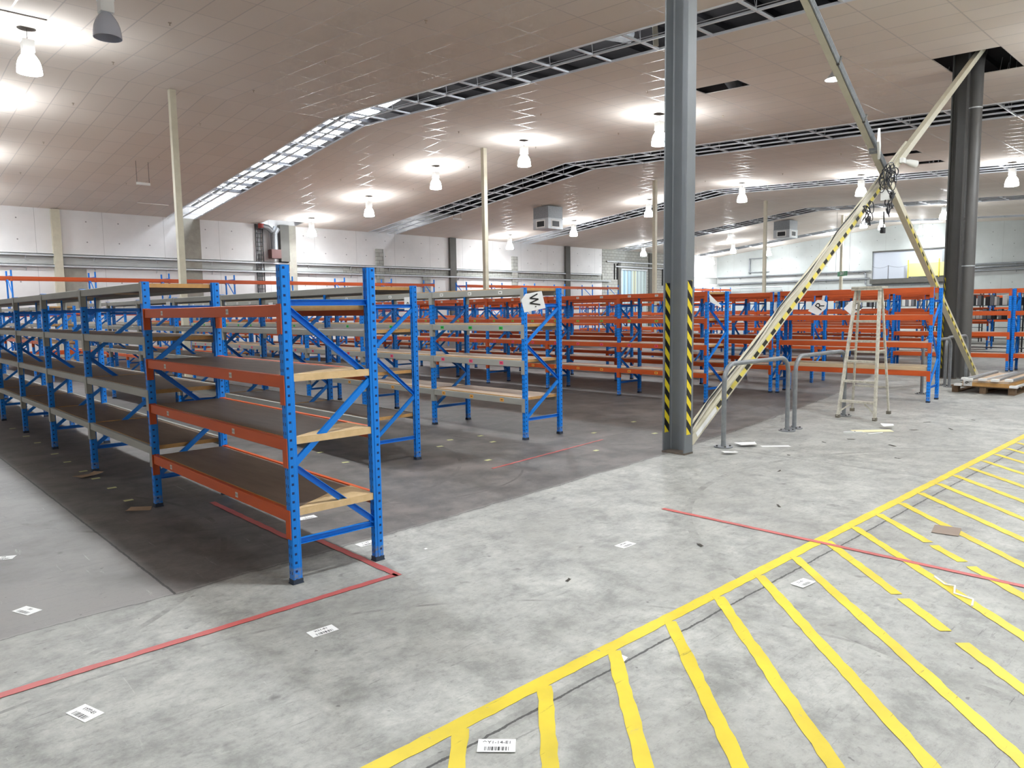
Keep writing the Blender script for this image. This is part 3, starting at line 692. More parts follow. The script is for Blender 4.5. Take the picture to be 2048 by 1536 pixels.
for x, y in ((1.37, 18.2), (1.37, 23.2), (1.37, 28.0), (1.4, 3.6), (1.4, -1.6), (1.4, -7.0), (8.3, -2.2), (8.3, -7.0), (15.2, -2.0), (15.2, -8.0), (28.6, -2.5), (-11.5, 18.3), (-11.5, 8.2), (-11.5, -2.0), (41.5, 3.0), (41.5, 9.0)):  # unseen lamps continuing the rows; the in-between pair is added to light rack ends
    lamp(x, y, 'glowing bell lamp outside the picture', True)
# lone reflector lamp hanging on a cable by the brace
t = empty('reflector_lamp', (13.1, 2.6, cz(2.6)), 'small reflector lamp with tangled black wiring beside the falling brace', 'lamp')
obj('lamp_stem', MB().tube([(0,0,0),(0.01,0,-.18),(0,0,-.34)], 0.045, 8).mesh('lamp_stem', DARKST), t)
obj('reflector', MB().lathe([(0.04,-.34),(0.08,-.40),(0.17,-.50),(0.165,-.50),(0.07,-.41),(0.03,-.36)], n=20).mesh('reflector', GALVL, True), t)
obj('bulb', MB().lathe([(0.001,-.40),(0.06,-.42),(0.10,-.46),(0.10,-.50),(0.001,-.525)], n=16).mesh('bulb', M('lit_bulb', (255,252,245), 0.3, emit=((244,250,255), LAMP)), True), t)

# ------------------------------------------------------------------ cream posts under the ridge
for k, x in enumerate((4.92, 15.3, 25.3, 35.2, 44.95)):
    t = empty('cream_post', (x, YR-0.06, 0), 'slim cream steel post, %s from the left under the ceiling ridge' % ORD[k], 'post', 'cream posts under the ridge')
    obj('shaft', MB().box((-.075,-.075,0),(.075,.075,cz(YR)-.03)).mesh('shaft', CREAM), t)
    obj('base_plate', MB().box((-.13,-.13,0.001),(.13,.13,.02)).mesh('base_plate', CREAM), t)

# ------------------------------------------------------------------ big columns
def column(x, y, m, label, pipe=False, tape_top=1.9, tape=TAPE, h=None):
    t = empty('steel_column', (x, y, 0), label, 'column')
    h = h or cz(y) + 1.2
    b, dd, tf, tw = 0.155, 0.29, 0.016, 0.014
    # channel: web at +x, flanges pointing to -x
    pr = [(0,0),(b,0),(b,dd),(0,dd),(0,dd-tf),(b-tw-.012,dd-tf),(b-tw,dd-tf-.014),(b-tw,tf+.014),(b-tw-.012,tf),(0,tf)]
    obj('shaft', MB().prism(pr, 'z', 0.02, h).mesh('shaft', m), t)
    obj('base_plate', MB().box((-.004,-.004,0.001),(b+.004,dd+.004,.02)).mesh('base_plate', M('rusty_base_plate', (112, 98, 84), 0.8, 0, (84, 78, 72), 20, 0.7)), t)
    tm = MB().box((0,0,0),(0.085,0.0015,tape_top-0.22)).mesh('hazard_tape', tape)
    if m is GREYCOL: obj('hazard_tape', tm, t, (0.035, -0.0016, 0.22))
    tm2 = MB().box((0,0,0),(0.085,0.0015,tape_top-0.24)).mesh('hazard_tape', tape)
    obj('hazard_tape', tm2, t, (0.02, dd-tf-0.0016, 0.22))
    return t
column(4.84, 0.515, GREYCOL, 'tall grey steel column with yellow and black tape, in front of the racks')
t = column(15.75, 0.98, GREYCOLD, 'tall dark column with a round pipe beside it, behind the pallet', tape_top=2.2)
pp = MB().tube([(0.36, -0.06, 0.02), (0.36, -0.06, cz(1)-.12), (0.40, -0.05, cz(1)+0.02), (0.55, -0.02, cz(1)+0.25), (0.9, 0.02, cz(1)+0.6)], 0.135, 20)
p = obj('downpipe', pp.mesh('downpipe', PIPEG, True), t)
for z in (2.42, 5.7): obj('pipe_strap', MB().lathe([(0.137,-.012),(0.139,-.012),(0.139,.012),(0.137,.012)], (0.36,-.06,z), 24).mesh('pipe_strap', GALVL, True), p)

# ------------------------------------------------------------------ crossed braces between the columns
def brace_member(name, a, b, label, tape_to, flip=1):
    a, b = Vector(a), Vector(b); L_ = (b-a).length; d_ = (b-a).normalized()
    ang = math.atan2(d_.z, d_.x)
    t = empty(name, a, label, 'brace')
    t.rotation_euler = (0, -ang, 0)          # local x runs along the member
    pr = [(-.045,-.055),(.045,-.055),(.045,-.047),(-.037,-.047),(-.037,.047),(.045,.047),(.045,.055),(-.045,.055)]
    obj('channel', MB().prism(pr, 'x', 0, L_).mesh('channel', CREAM), t)
    return t, L_
t, L_ = brace_member('diagonal_brace', (5.13, 0.66, 0.10), (15.6, 0.66, 6.80), 'cream diagonal brace rising from the striped column foot, taped in yellow and black', 0)
tb = bpy.data.materials.new('brace_tape'); T_, N_, Lk = nt(tb)
tc = N_.new('ShaderNodeTexCoord'); sp = N_.new('ShaderNodeSeparateXYZ'); Lk.new(tc.outputs['Object'], sp.inputs[0])
s_ = math_node(N_, Lk, 'GREATER_THAN', math_node(N_, Lk, 'FRACT', math_node(N_, Lk, 'DIVIDE', math_node(N_, Lk, 'ADD', sp.outputs[0], math_node(N_, Lk, 'MULTIPLY', sp.outputs[2], 0.5)), 0.25)), 0.55)
Lk.new(mixc(N_, Lk, s_, lin((228, 210, 96)), lin((44, 42, 32))), N_['Principled BSDF'].inputs['Base Color']); N_['Principled BSDF'].inputs['Roughness'].default_value = 0.45
obj('hazard_tape', MB().box((0.62, -0.0465, -0.032), (6.2, -0.0455, 0.03)).mesh('hazard_tape', tb), t)
obj('cable', MB().tube([(0.05+0.55*i, -0.01+0.012*((i*7) % 3), 0.062+0.012*((i*5) % 3)) for i in range(14)], 0.011, 6).mesh('cable', CABLEW, True), t)
obj('cable', MB().tube([(0.1+0.5*i, 0.015, 0.07+0.016*((i*3) % 4)) for i in range(14)], 0.009, 6).mesh('cable', CABLE, True), t)
obj('conduit', MB().tube([(0.0, 0.03, 0.10), (L_*0.62, 0.03, 0.09)], 0.016, 8).mesh('conduit', CREAM, True), t)
obj('label_strip', MB().box((0.12, -0.0472, -0.03), (0.6, -0.0462, 0.03)).mesh('label_strip', PAPER), t)
t, L_ = brace_member('diagonal_brace', (15.62, 0.53, 0.08), (6.17, 0.53, 6.34), 'cream diagonal brace falling towards the dark column, carrying grey conduits', 1)
tb2 = bpy.data.materials.new('brace_dash'); T_, N_, Lk = nt(tb2)
tc = N_.new('ShaderNodeTexCoord'); sp = N_.new('ShaderNodeSeparateXYZ'); Lk.new(tc.outputs['Object'], sp.inputs[0])
s_ = math_node(N_, Lk, 'MULTIPLY', math_node(N_, Lk, 'GREATER_THAN', math_node(N_, Lk, 'FRACT', math_node(N_, Lk, 'DIVIDE', sp.outputs[0], 0.26)), 0.5), math_node(N_, Lk, 'LESS_THAN', math_node(N_, Lk, 'ABSOLUTE', math_node(N_, Lk, 'SUBTRACT', sp.outputs[2], 0.02)), 0.022))
Lk.new(mixc(N_, Lk, s_, lin((224, 206, 92)), lin((36, 34, 28))), N_['Principled BSDF'].inputs['Base Color']); N_['Principled BSDF'].inputs['Roughness'].default_value = 0.45
obj('hazard_tape', MB().box((0.3, -0.0465, -0.01), (5.4, -0.0455, 0.052)).mesh('hazard_tape', tb2), t)
for q in range(3):
    obj('conduit', MB().tube([(6.6, -0.06, -0.03+0.034*q), (8.0, -0.065, -0.03+0.034*q+0.01), (9.4, -0.062, -0.03+0.034*q), (L_, -0.062, -0.03+0.034*q)], 0.016, 8).mesh('conduit', GALV, True), t)
for xx in (7.6, 8.7, 9.8, 10.9, 11.9): obj('conduit_saddle', MB().box((xx, -0.085, -0.07), (xx+0.03, -0.045, 0.065)).mesh('conduit_saddle', DARKST), t)
# tangle of cables and fittings where the braces cross
def tangle(cx, cy, czz, n, R, r, seed):
    rn = random.Random(seed); g = MB()
    for q in range(n):
        c0 = Vector((cx+rn.uniform(-.6,.6)*R, cy+rn.uniform(-.25,.25)*R, czz+rn.uniform(-.8,.8)*R))
        ra, rb_ = R*rn.uniform(.2,.7), R*rn.uniform(.15,.55); tl_ = rn.uniform(0, PI); a0 = rn.uniform(0, 2*PI); sw = rn.uniform(2.5, 6.0); yy = rn.uniform(-.3,.3)*R
        pts = []
        for i in range(15):
            an = a0+sw*i/14; u_, v_ = ra*math.cos(an), rb_*math.sin(an)
            pts.append(c0+Vector((u_*math.cos(tl_)-v_*math.sin(tl_), yy*math.sin(an*.7), u_*math.sin(tl_)+v_*math.cos(tl_))))
        g.tube(pts, r*rn.uniform(.7,1.1), 5)
    return g
tag(obj('cable_tangle', tangle(9.97, 0.37, 3.5, 26, 0.24, 0.008, 3).mesh('cable_tangle', CABLE, True)), 'tangle of black cables at the crossing of the braces', 'cables')
tag(obj('cable_tangle', tangle(10.02, 0.37, 3.12, 7, 0.13, 0.009, 5).mesh('cable_tangle', CABLE, True)), 'loop of black cables hanging below the brace crossing', 'cables')
tag(obj('cable_tangle', tangle(9.40, 0.44, 2.93, 14, 0.15, 0.009, 8).mesh('cable_tangle', CABLE, True)), 'clump of black cables strapped to the rising brace', 'cables')
t = empty('camera_housing', (10.12, 0.40, 3.27), 'round black eyed white fitting under the brace crossing', 'fitting')
obj('housing', MB().box((-.07,-.02,-.07),(.07,.1,.09)).mesh('housing', WHITE), t)
obj('lens', MB().tube([(0,-.06,0),(0,-.02,0)], 0.05, 16).mesh('lens', BLACK), t)
tag(obj('plug', MB().tube([(9.98,0.42,3.02),(10.0,0.42,2.86),(9.97,0.42,2.78)], 0.01, 6).box((9.94,0.40,2.7),(10.02,0.45,2.79)).mesh('plug', BLACK)), 'black plug dangling under the brace crossing', 'plug')
t = empty('flood_light', (11.22, 0.58, 3.94), 'white twin head flood light on the thin upper brace arm', 'light')
obj('bracket', MB().box((-.14,-.03,-.03),(-.02,.03,.05)).mesh('bracket', WHITE), t)
obj('lamp_head', MB().tube([(-.02,-.02,0),(0.05,-.05,-.01),(0.16,-.12,-.04)], [0.03,0.05,0.065], 14).mesh('lamp_head', WHITE, True), t)
t = empty('access_point', (9.5, 0.36, 3.93), 'flat white antenna panel clipped to the falling brace', 'panel')
obj('panel', MB().box((-.18,-.03,-.11),(.18,.0,.15)).mesh('panel', WHITE), t); t.rotation_euler = (0, math.radians(33), 0.3)
obj('clip', MB().box((.08,0,-.03),(.14,.12,.03)).mesh('clip', GALV), t)

# ------------------------------------------------------------------ guard rails
def hoop(x0, x1, y, label):
    t = empty('hoop_guard_rail', (x0, y, 0), label, 'guard rail', 'galvanised hoop guard rails')
    L_ = x1-x0; H = 0.955; R = 0.2; pts = [(0,0,0.012),(0,0,H-R)]
    for q in range(1, 9):
        a = PI/2*q/8; pts.append((R-R*math.cos(a), 0, H-R+R*math.sin(a)))
    for q in range(0, 9):
        a = PI/2*q/8; pts.append((L_-R+R*math.sin(a), 0, H-R+R*math.cos(a)))
    pts.append((L_,0,0.012))
    obj('hoop', MB().tube(pts, 0.0275, 14).mesh('hoop', GALV, True), t)
    for x in (0, L_):
        p = obj('foot_plate', MB().disc((x,0,0), 0.105, 0.001, 0.012, 24).mesh('foot_plate', GALV), t)
        for q in range(4):
            a = PI/4+PI/2*q
            obj('bolt', MB().disc((x+0.075*math.cos(a), 0.075*math.sin(a), 0), 0.011, 0.012, 0.026, 8).mesh('bolt', DARKST), p)
hoop(5.55, 7.10, 0.46, 'galvanised hoop rail beside the striped grey column')
hoop(7.34, 8.90, 0.48, 'galvanised hoop rail partly behind the step ladder')
hoop(12.46, 14.0, 0.57, 'galvanised hoop rail behind the ladder bay')
hoop(14.25, 15.6, 0.72, 'galvanised hoop rail nearest the dark column')

# ------------------------------------------------------------------ step ladder
t = empty('step_ladder', (9.07, 0.27, 0), 'old aluminium platform step ladder standing open', 'ladder')
fl, fr = Vector((-.40, .20, 0)), Vector((-.40, -.31, 0)); bl, br = Vector((.40, .32, 0)), Vector((.42, -.20, 0))
tl, tr = Vector((-.05, .13, 1.86)), Vector((-.05, -.19, 1.86)); ul, ur = Vector((.05, .13, 1.84)), Vector((.05, -.18, 1.84))
SEC = [(-.014,-.032),(.014,-.032),(.014,.032),(-.014,.032)]
for a, b in ((fl, tl), (fr, tr)):
    obj('front_stile', MB().bar(a+Vector((0,0,.02)), b, SEC, up=(1,0,0)).mesh('front_stile', ALU), t)
for a, b in ((bl, ul), (br, ur)):
    obj('rear_leg', MB().bar(a+Vector((0,0,.02)), b, [(-.012,-.018),(.012,-.018),(.012,.018),(-.012,.018)], up=(1,0,0)).mesh('rear_leg', ALU), t)
for k in range(6):
    f = (0.285*(k+1)-0.03)/1.86; a = fl.lerp(tl, f); b = fr.lerp(tr, f)
    obj('tread', MB().box((a.x-.02, b.y+.012, a.z-.03), (a.x+.07, a.y-.012, a.z)).mesh('tread', ALU), t)
for f in (0.22, 0.5): 
    a = bl.lerp(ul, f); b = br.lerp(ur, f); obj('rear_rail', MB().bar(a, b, [(-.01,-.012),(.01,-.012),(.01,.012),(-.01,.012)]).mesh('rear_rail', ALU), t)
for s, a, b in ((1, fl, tl), (-1, fr, tr)):
    p = a.lerp(b, 0.05); q = a.lerp(b, 0.13); obj('tread_brace', MB().bar(p+Vector((.01,-.01*s,.0)), q+Vector((.01,-.15*s,-.03)), [(-.006,-.01),(.006,-.01),(.006,.01),(-.006,.01)]).mesh('tread_brace', ALU), t)
    p = a.lerp(b, 0.52); obj('spreader', MB().bar(p, (bl if s > 0 else br).lerp(ul if s > 0 else ur, 0.52), [(-.004,-.012),(.004,-.012),(.004,.012),(-.004,.012)]).mesh('spreader', ALU), t)
obj('top_platform', MB().box((-.12, -.24, 1.845), (.12, .18, 1.875)).box((-.12,-.24,1.82),(-.105,.18,1.85)).mesh('top_platform', ALU), t)
for a in (fl, fr, bl, br): obj('rubber_foot', MB().box((a.x-.03, a.y-.025, 0.001), (a.x+.03, a.y+.025, .045)).mesh('rubber_foot', M('worn_foot', (110, 104, 92), 0.7)), t)

# ------------------------------------------------------------------ pallet with dismantled shelving
t = empty('wooden_pallet', (13.15, -0.72, 0), 'weathered wooden pallet under dismantled shelving beside the dark column', 'pallet')
for k in range(3): obj('runner', MB().box((0, 0.02+0.44*k, 0.001), (1.9, 0.12+0.44*k, 0.022)).mesh('runner', WOOD), t)
for k in range(3):
    for q in range(3): obj('block', MB().box((0.0+0.88*q, 0.02+0.44*k, 0.022), (0.14+0.88*q, 0.12+0.44*k, 0.11)).mesh('block', WOOD), t)
for k in range(7): obj('deck_board', MB().box((0.0+0.297*k, 0, 0.11), (0.12+0.297*k, 1.02, 0.132)).mesh('deck_board', WOOD), t)
for k in range(3):
    tag(obj('shelf_panel', MB().box((13.12, -0.62+0.01*k, 0.1325+0.034*k), (15.2-.02*k, 0.10, 0.1655+0.034*k)).mesh('shelf_panel', BOARD_E if k < 2 else BOARD_LIT)), '%s tan board of the stack on the pallet' % ('bottom', 'middle', 'top')[k], 'board', 'boards on the pallet')
for k, (ya, yb, za, dx) in enumerate(((0.12, 0.2, 0.1325, -.02), (-0.72, -0.64, 0.1325, .05), (-0.05, 0.03, 0.236, -.05), (-0.25, -0.17, 0.236, .02), (-0.45, -0.37, 0.236, .0), (0.07, 0.12, 0.236, .1), (-0.62, -0.55, 0.236, .12))):
    o = empty('shelving_beam', (13.05+dx, ya, za), 'loose white shelving beam on the pallet, %s' % ('leaning at the far side', 'lying along the near edge', 'on top beside the far edge', 'on top at the middle', 'on top near the front', 'thin one on the far edge', 'thin one by the near corner')[k], 'beam', 'loose beams on the pallet')
    o.rotation_euler = (0, 0, (0, 0, .03, -.02, .025, 0, -.015)[k])
    obj('rail', MB().prism([(0,0),(yb-ya,0),(yb-ya,.02),(.02,.02),(.02,.034),(0,.034)], 'x', 0, 2.1).mesh('rail', GALVL if k % 2 else GALV), o, rot=(0, 0, 0))
    obj('end_connector', MB().box((-.01,-.02,0.0005),(.10,yb-ya+.015,0.04)).mesh('end_connector', WHITE), o)
t = empty('number_card', (13.127, 0.02, 0.19), 'white card with a black 9 at the corner of the pallet stack', 'card')
obj('card', MB().box((-.012,-.07,-.06),(-.008,.07,.06)).mesh('card', PAPER), t)

# ------------------------------------------------------------------ text
def text_mesh(s, size, m):
    c = bpy.data.curves.new('txt', 'FONT'); c.body = s; c.size = size; c.extrude = 0.0006; c.align_x = 'CENTER'; c.align_y = 'CENTER'
    o = bpy.data.objects.new('txt', c); COL.objects.link(o)
    dg = bpy.context.evaluated_depsgraph_get(); me = bpy.data.meshes.new_from_object(o.evaluated_get(dg))
    bpy.data.objects.remove(o); me.materials.clear(); me.materials.append(m); me.name = 'lettering'
    return me
obj('numeral', text_mesh('9', 0.1, INK), t, (-.013, 0, 0), (PI/2, -PI/2, -PI/2))

# paper row sheets
def sheet(pts, label, n=(0, -1, 0), bend=0.0):
    """flat paper polygon (world points) with a little thickness"""
    c = sum((Vector(p) for p in pts), Vector())/len(pts); nn = Vector(n).normalized()
    t = empty('paper_sheet', c, label, 'sign')
    loc = [Vector(p)-c for p in pts]; k = len(loc)
    g = MB().add([p for p in loc]+[p - nn*0.0012 for p in loc], [list(range(k)), [k+i for i in range(k)][::-1]]+[(i, k+i, k+(i+1) % k, (i+1) % k) for i in range(k)])
    obj('paper', g.mesh('paper', PAPER), t)
    return t, c
ph, c = sheet([(4.349,2.467,1.803),(4.621,2.46,1.84),(4.689,2.46,1.629),(4.324,2.467,1.577),(4.274,2.467,1.728)], 'white paper sheet with a sideways hand drawn W on the rack upright')
g = MB(); wp = [(4.542,2.456,1.804),(4.412,2.456,1.751),(4.559,2.456,1.739),(4.411,2.456,1.69),(4.591,2.456,1.671)]
for a, b in zip(wp, wp[1:]): g.bar(Vector(a)-c, Vector(b)-c, [(-.001,-.008),(.001,-.008),(.001,.008),(-.001,.008)])
g.bar(Vector((4.50,2.456,1.648))-c, Vector((4.52,2.456,1.646))-c, [(-.001,-.006),(.001,-.006),(.001,.006),(-.001,.006)])
obj('lettering', g.mesh('lettering', INK), ph)
nn = Vector((-.68, -.73, 0)).normalized()
ph, c = sheet([(13.02,2.968,1.51),(13.153,2.844,1.734),(13.244,2.759,1.733),(13.306,2.702,1.68),(13.293,2.713,1.556),(13.174,2.824,1.414)], 'tilted white paper sheet marked R taped under a rack beam', nn)
def letter(s, size, ph, off, roll_):
    ex = Vector((nn.y*-1, nn.x, 0)).normalized()*1.0
    ex = Vector((0.73, -0.68, 0)).normalized(); ez = Vector((0,0,1))
    a = roll_; ux = ex*math.cos(a)+ez*math.sin(a); uy = -ex*math.sin(a)+ez*math.cos(a)
    o = obj('lettering', text_mesh(s, size, INK), ph); m = Matrix((ux, uy, ux.cross(uy))).transposed().to_4x4(); m.translation = Vector(off)+nn*0.003
    o.matrix_local = m
letter('R', 0.24, ph, (0,0,0), math.radians(55))
obj('tape_tab', MB().add([Vector(p)-c for p in ((13.221,2.778,1.712),(13.259,2.743,1.712),(13.28,2.724,1.835),(13.241,2.760,1.867))]+[Vector(p)-c-nn*0.001 for p in ((13.221,2.778,1.712),(13.259,2.743,1.712),(13.28,2.724,1.835),(13.241,2.760,1.867))], [(0,1,2,3),(7,6,5,4),(0,4,5,1),(1,5,6,2),(2,6,7,3),(3,7,4,0)]).mesh('tape_tab', M('clear_tape', (220,212,205), 0.3)), ph)
ph, c = sheet([(14.32,2.781,1.549),(14.436,2.673,1.709),(14.595,2.525,1.728),(14.601,2.52,1.511),(14.444,2.666,1.405)], 'tilted white paper sheet marked Q, half hidden by the step ladder', nn)
letter('Q', 0.22, ph, (0.06,-0.06,0), math.radians(55))
sheet([(10.93,2.64,1.687),(11.012,2.62,1.686),(11.018,2.62,1.407),(10.905,2.64,1.549)], 'white paper sheet peeping out behind the paired blue uprights', (0, -1, 0))
ph, c = sheet([(8.75,2.66,1.835),(9.04,2.60,1.63),(9.012,2.60,1.605),(8.78,2.655,1.70)], 'folded white paper sheet on the upright right of the striped column', (0, -1, 0))
# small hanging number cards in the grey rows
for k, (x, y, z, s, lb) in enumerate(((4.3235, 7.0, 1.70, '10', 'white card numbered 10 under the W row top beam, nearer one'), (4.3235, 9.4, 1.70, '10', 'white card numbered 10 under the W row top beam, further one'), (2.1035, 8.3, 1.70, '9', 'white card numbered 9 in the second row'), (4.3235, 4.9, 1.70, '8', 'white card numbered 8 near the W row front'))):
    t = empty('number_card', (x, y, z), lb, 'card', 'row number cards')
    obj('card', MB().box((-.003, -.09, -.07), (0, .09, .12)).mesh('card', PAPER), t)
    obj('numeral', text_mesh(s, 0.12, INK), t, (-.005, 0, 0), (PI/2, 0, -PI/2))

# ------------------------------------------------------------------ painted floor markings
def stripe(g, a, b, w, z=0.0012, th=0.0008, wob=0.006, seed=0):
    a, b = Vector((a[0], a[1], 0)), Vector((b[0], b[1], 0)); d_ = (b-a); L_ = d_.length; d_.normalize(); n_ = Vector((-d_.y, d_.x, 0))
    rn = random.Random(seed); k = max(2, int(L_/0.06)); vs = []; fs = []
    for i in range(k+1):
        p = a + d_*L_*i/k
        for s in (1, -1):
            q = p + n_*(s*(w/2 + rn.uniform(-wob, wob))); vs += [(q.x, q.y, z), (q.x, q.y, z+th)]
    for i in range(k):
        o = i*4; fs += [(o+1, o+3, o+7, o+5), (o, o+1, o+5, o+4), (o+2, o+6, o+7, o+3)]
    fs += [(0, 2, 3, 1), (k*4, k*4+1, k*4+3, k*4+2)]
    g.add(vs, fs)
g = MB(); stripe(g, (-2.6, -1.84), (16.0, -1.78), 0.074, wob=0.003, seed=1)
for k in range(40):
    x = -1.62+0.46*k
    a, b = Vector((x, -1.86)), Vector((x-3.0*0.99, -4.95)); n_ = k
    segs = [(0.0, 1.0)]
    if k == 10: segs = [(0, 0.22), (0.235, 0.33), (0.36, 1.0)]
    if k == 12: segs = [(0, 0.16), (0.175, 0.25), (0.27, 1.0)]
    for s0, s1 in segs:
        p, q = a.lerp(b, s0), a.lerp(b, s1); stripe(g, p, q, 0.063, 0.0021, wob=0.0045, seed=10+k)
tag(obj('hatched_floor_marking', g.mesh('hatched_floor_marking', YPAINT)), 'yellow painted line with diagonal hatching on the concrete floor', 'floor marking')
g = MB(); stripe(g, (-4.5, -0.29), (0.53, -0.29), 0.05, 0.003, wob=0.004, seed=3); stripe(g, (0.53, -0.315), (0.53, 0.75), 0.05, 0.003, wob=0.004, seed=4); stripe(g, (0.4, 0.75), (0.4, 2.3), 0.05, 0.003, wob=0.004, seed=4)
tag(obj('floor_tape_line', g.mesh('floor_tape_line', RPAINT)), 'red floor tape turning a corner in front of the nearest rack', 'floor marking')
g = MB(); stripe(g, (2.89, -0.58), (2.99, -5.0), 0.045, 0.0034, wob=0.002, seed=5)
tag(obj('floor_tape_line', g.mesh('floor_tape_line', RPAINT)), 'straight red floor tape crossing the yellow line', 'floor marking')
g = MB(); stripe(g, (2.95, 1.55), (5.0, 1.8), 0.03, 0.002, seed=6)
tag(obj('floor_tape_line', g.mesh('floor_tape_line', RPAINT)), 'faint red tape remnant on the dark floor left of the striped column', 'floor marking')

# ------------------------------------------------------------------ litter on the floor
def bars(name):
    m = bpy.data.materials.new(name); T, N, L = nt(m); b = N['Principled BSDF']
    tc = N.new('ShaderNodeTexCoord'); sp = N.new('ShaderNodeSeparateXYZ'); L.new(tc.outputs['Object'], sp.inputs[0])
    f = ramp(N, L, noise(N, L, mapping(N, L, tc.outputs['Object'], (1, 0, 0)), 160, 1), 0.48, 0.5)
    yi = math_node(N, L, 'MULTIPLY', math_node(N, L, 'LESS_THAN', sp.outputs[1], -0.008), math_node(N, L, 'GREATER_THAN', sp.outputs[1], -0.032))
    xi = math_node(N, L, 'LESS_THAN', math_node(N, L, 'ABSOLUTE', sp.outputs[0]), 0.045)
    L.new(mixc(N, L, math_node(N, L, 'MULTIPLY', math_node(N, L, 'MULTIPLY', f, yi), xi), lin((242, 242, 240)), lin((60, 60, 60))), b.inputs['Base Color'])
    b.inputs['Roughness'].default_value = 0.6
    return m
BARC = bars('barcode_paper')
LAB = MB().box((-.07,-.04,0),(.07,.04,.0012)).mesh('paper', BARC)
for k, (x, y, a, lb, tx) in enumerate(((-1.26,-0.70,-.5,'white barcode label on the pale floor at the lower left', '1Y77-E1'), (-0.19,-0.69,.75,'white barcode label on the pale floor below the red line', 'X21-E1'), (-0.22,-2.04,.0,'white barcode label beside the yellow line, largest one', '\u2191Y1-14-E1'),
        (1.96,-0.93,.8,'white label lying alone on the pale floor at the centre', 'W2-E1'), (0.73,0.37,.8,'white label beside the right foot of the nearest rack', 'V1-E2'), (0.75,1.27,.7,'curled white label on the floor beneath the nearest rack', 'V1'), (-1.22,0.70,-.4,'white label on the dark floor at the left edge', 'X1'),
        (-1.16,1.86,.3,'white label cut by the left edge of the picture', 'X2'), (2.12,-2.10,.7,'long white label strip among the yellow hatching', 'Z1-E1'))):
    t = empty('barcode_label', (x, y, 0.0008 if k not in (2, 8) else 0.004), lb, 'label', 'labels on the floor', (0, 0, -PI/4+a))
    obj('paper', LAB, t)
    obj('lettering', text_mesh(tx, 0.024, INK), t, (0, 0.018, 0.0014))
rn = random.Random(4)
def scrap(x, y, sx, sy, m, label, name='paper_scrap', a=0.0, cat='paper', group=None, jag=0.25, z=0.001, curl=0.0):
    pts = []
    for q in range(8):
        an = 2*PI*q/8+PI/8; rr = 1+rn.uniform(-jag, jag)
        px, py = max(-1, min(1, 2.4*math.cos(an)))*rr, max(-1, min(1, 2.4*math.sin(an)))*rr; pts.append((px*sx/2, py*sy/2))
    g = MB(); k = 8
    g.add([(u, v_, curl*abs(u)/sx) for u, v_ in pts]+[(u, v_, curl*abs(u)/sx+0.0015) for u, v_ in pts], [list(range(k))[::-1], [k+i for i in range(k)]]+[(i, (i+1) % k, k+(i+1) % k, k+i) for i in range(k)])
    return tag(obj(name, g.mesh(name, m), None, (x, y, z), (0, 0, a)), label, cat, group)
scrap(-0.11, 2.55, 0.2, 0.13, CARD, 'torn piece of brown cardboard on the dark floor by the nearest rack', 'cardboard_scrap', -.6, 'cardboard')
scrap(-0.12, 4.22, 0.2, 0.12, CARD, 'crumpled brown paper on the dark floor beside the grey bays', 'cardboard_scrap', .3, 'cardboard', jag=.5, curl=.05)
scrap(3.79, -2.36, 0.22, 0.16, M('flat_brown_card', (140, 124, 112), 0.8), 'flat brown card across a yellow hatch line', 'cardboard_scrap', .2, 'cardboard', z=0.004, jag=.08)
scrap(7.8, -0.34, 0.5, 0.16, M('pale_yellow_card', (232, 222, 180), 0.7), 'long pale yellow card on the floor in front of the step ladder', 'cardboard_scrap', -.75, 'cardboard', jag=.05)
scrap(8.12, -0.41, 0.12, 0.12, PAPER, 'white paper ball beside the pale yellow card', a=.5, jag=.4, curl=.08)
scrap(5.80, 0.30, 0.26, 0.16, PAPER, 'crumpled white paper beside the foot of the first hoop rail', a=-.6, jag=.3, curl=.06)
scrap(6.0, 0.05, 0.34, 0.08, PAPER, 'white paper strip right of the first hoop rail foot', a=-.78, jag=.1)
scrap(5.24, 0.20, 0.16, 0.10, PAPER, 'small folded white paper in front of the striped column', a=-.7, jag=.4, curl=.05)
scrap(0.65, -1.94, 0.05, 0.035, PAPER, 'tiny white paper scrap on the crack beside the yellow line', a=.2, z=0.001)
scrap(0.95, -0.02, 0.02, 0.02, PAPER, 'tiny white fleck inside the red tape corner', z=0.001)
tag(obj('plastic_strip', MB().tube([(2.75,-2.60,.006),(2.66,-2.68,.006),(2.63,-2.74,.02),(2.55,-2.76,.006),(2.52,-2.86,.006),(2.42,-2.88,.006)], 0.006, 6).mesh('plastic_strip', PAPER, True)), 'curly white plastic strip among the yellow hatching', 'plastic strip')
tag(obj('twine', MB().tube([(7.45,-.12,.006),(7.6,-.28,.006),(7.5,-.4,.006),(7.7,-.5,.008)], 0.006, 6).mesh('twine', PAPER, True)), 'thin white twine on the floor in front of the ladder', 'twine')
BINL = M('lime_bin_label', (206, 206, 150), 0.6)
for k, (x, y) in enumerate(((-0.05,5.92),(-0.06,5.26),(-0.06,4.57),(-0.06,4.09),(-0.06,3.53),(-0.09,2.91),(-0.03,6.98),(-0.03,7.7),(-0.03,8.68),(2.16,3.66),(2.07,2.94),(3.34,2.93),(3.7,3.19),(4.15,3.13),(3.97,2.69),(5.5,3.69),(5.92,3.59),(5.3,2.2),(5.8,1.6),(6.4,2.4),(3.2,1.9),(4.4,1.4),(7.2,2.1))):
    scrap(x, y, 0.075, 0.05, BINL, 'small pale yellow floor label on the dark concrete', 'floor_label', rn.uniform(-.2,.2) if k > 8 else 0, 'label', 'yellow labels on the dark floor', .05)
DIRT = M('dark_debris', (66, 60, 54), 0.9)
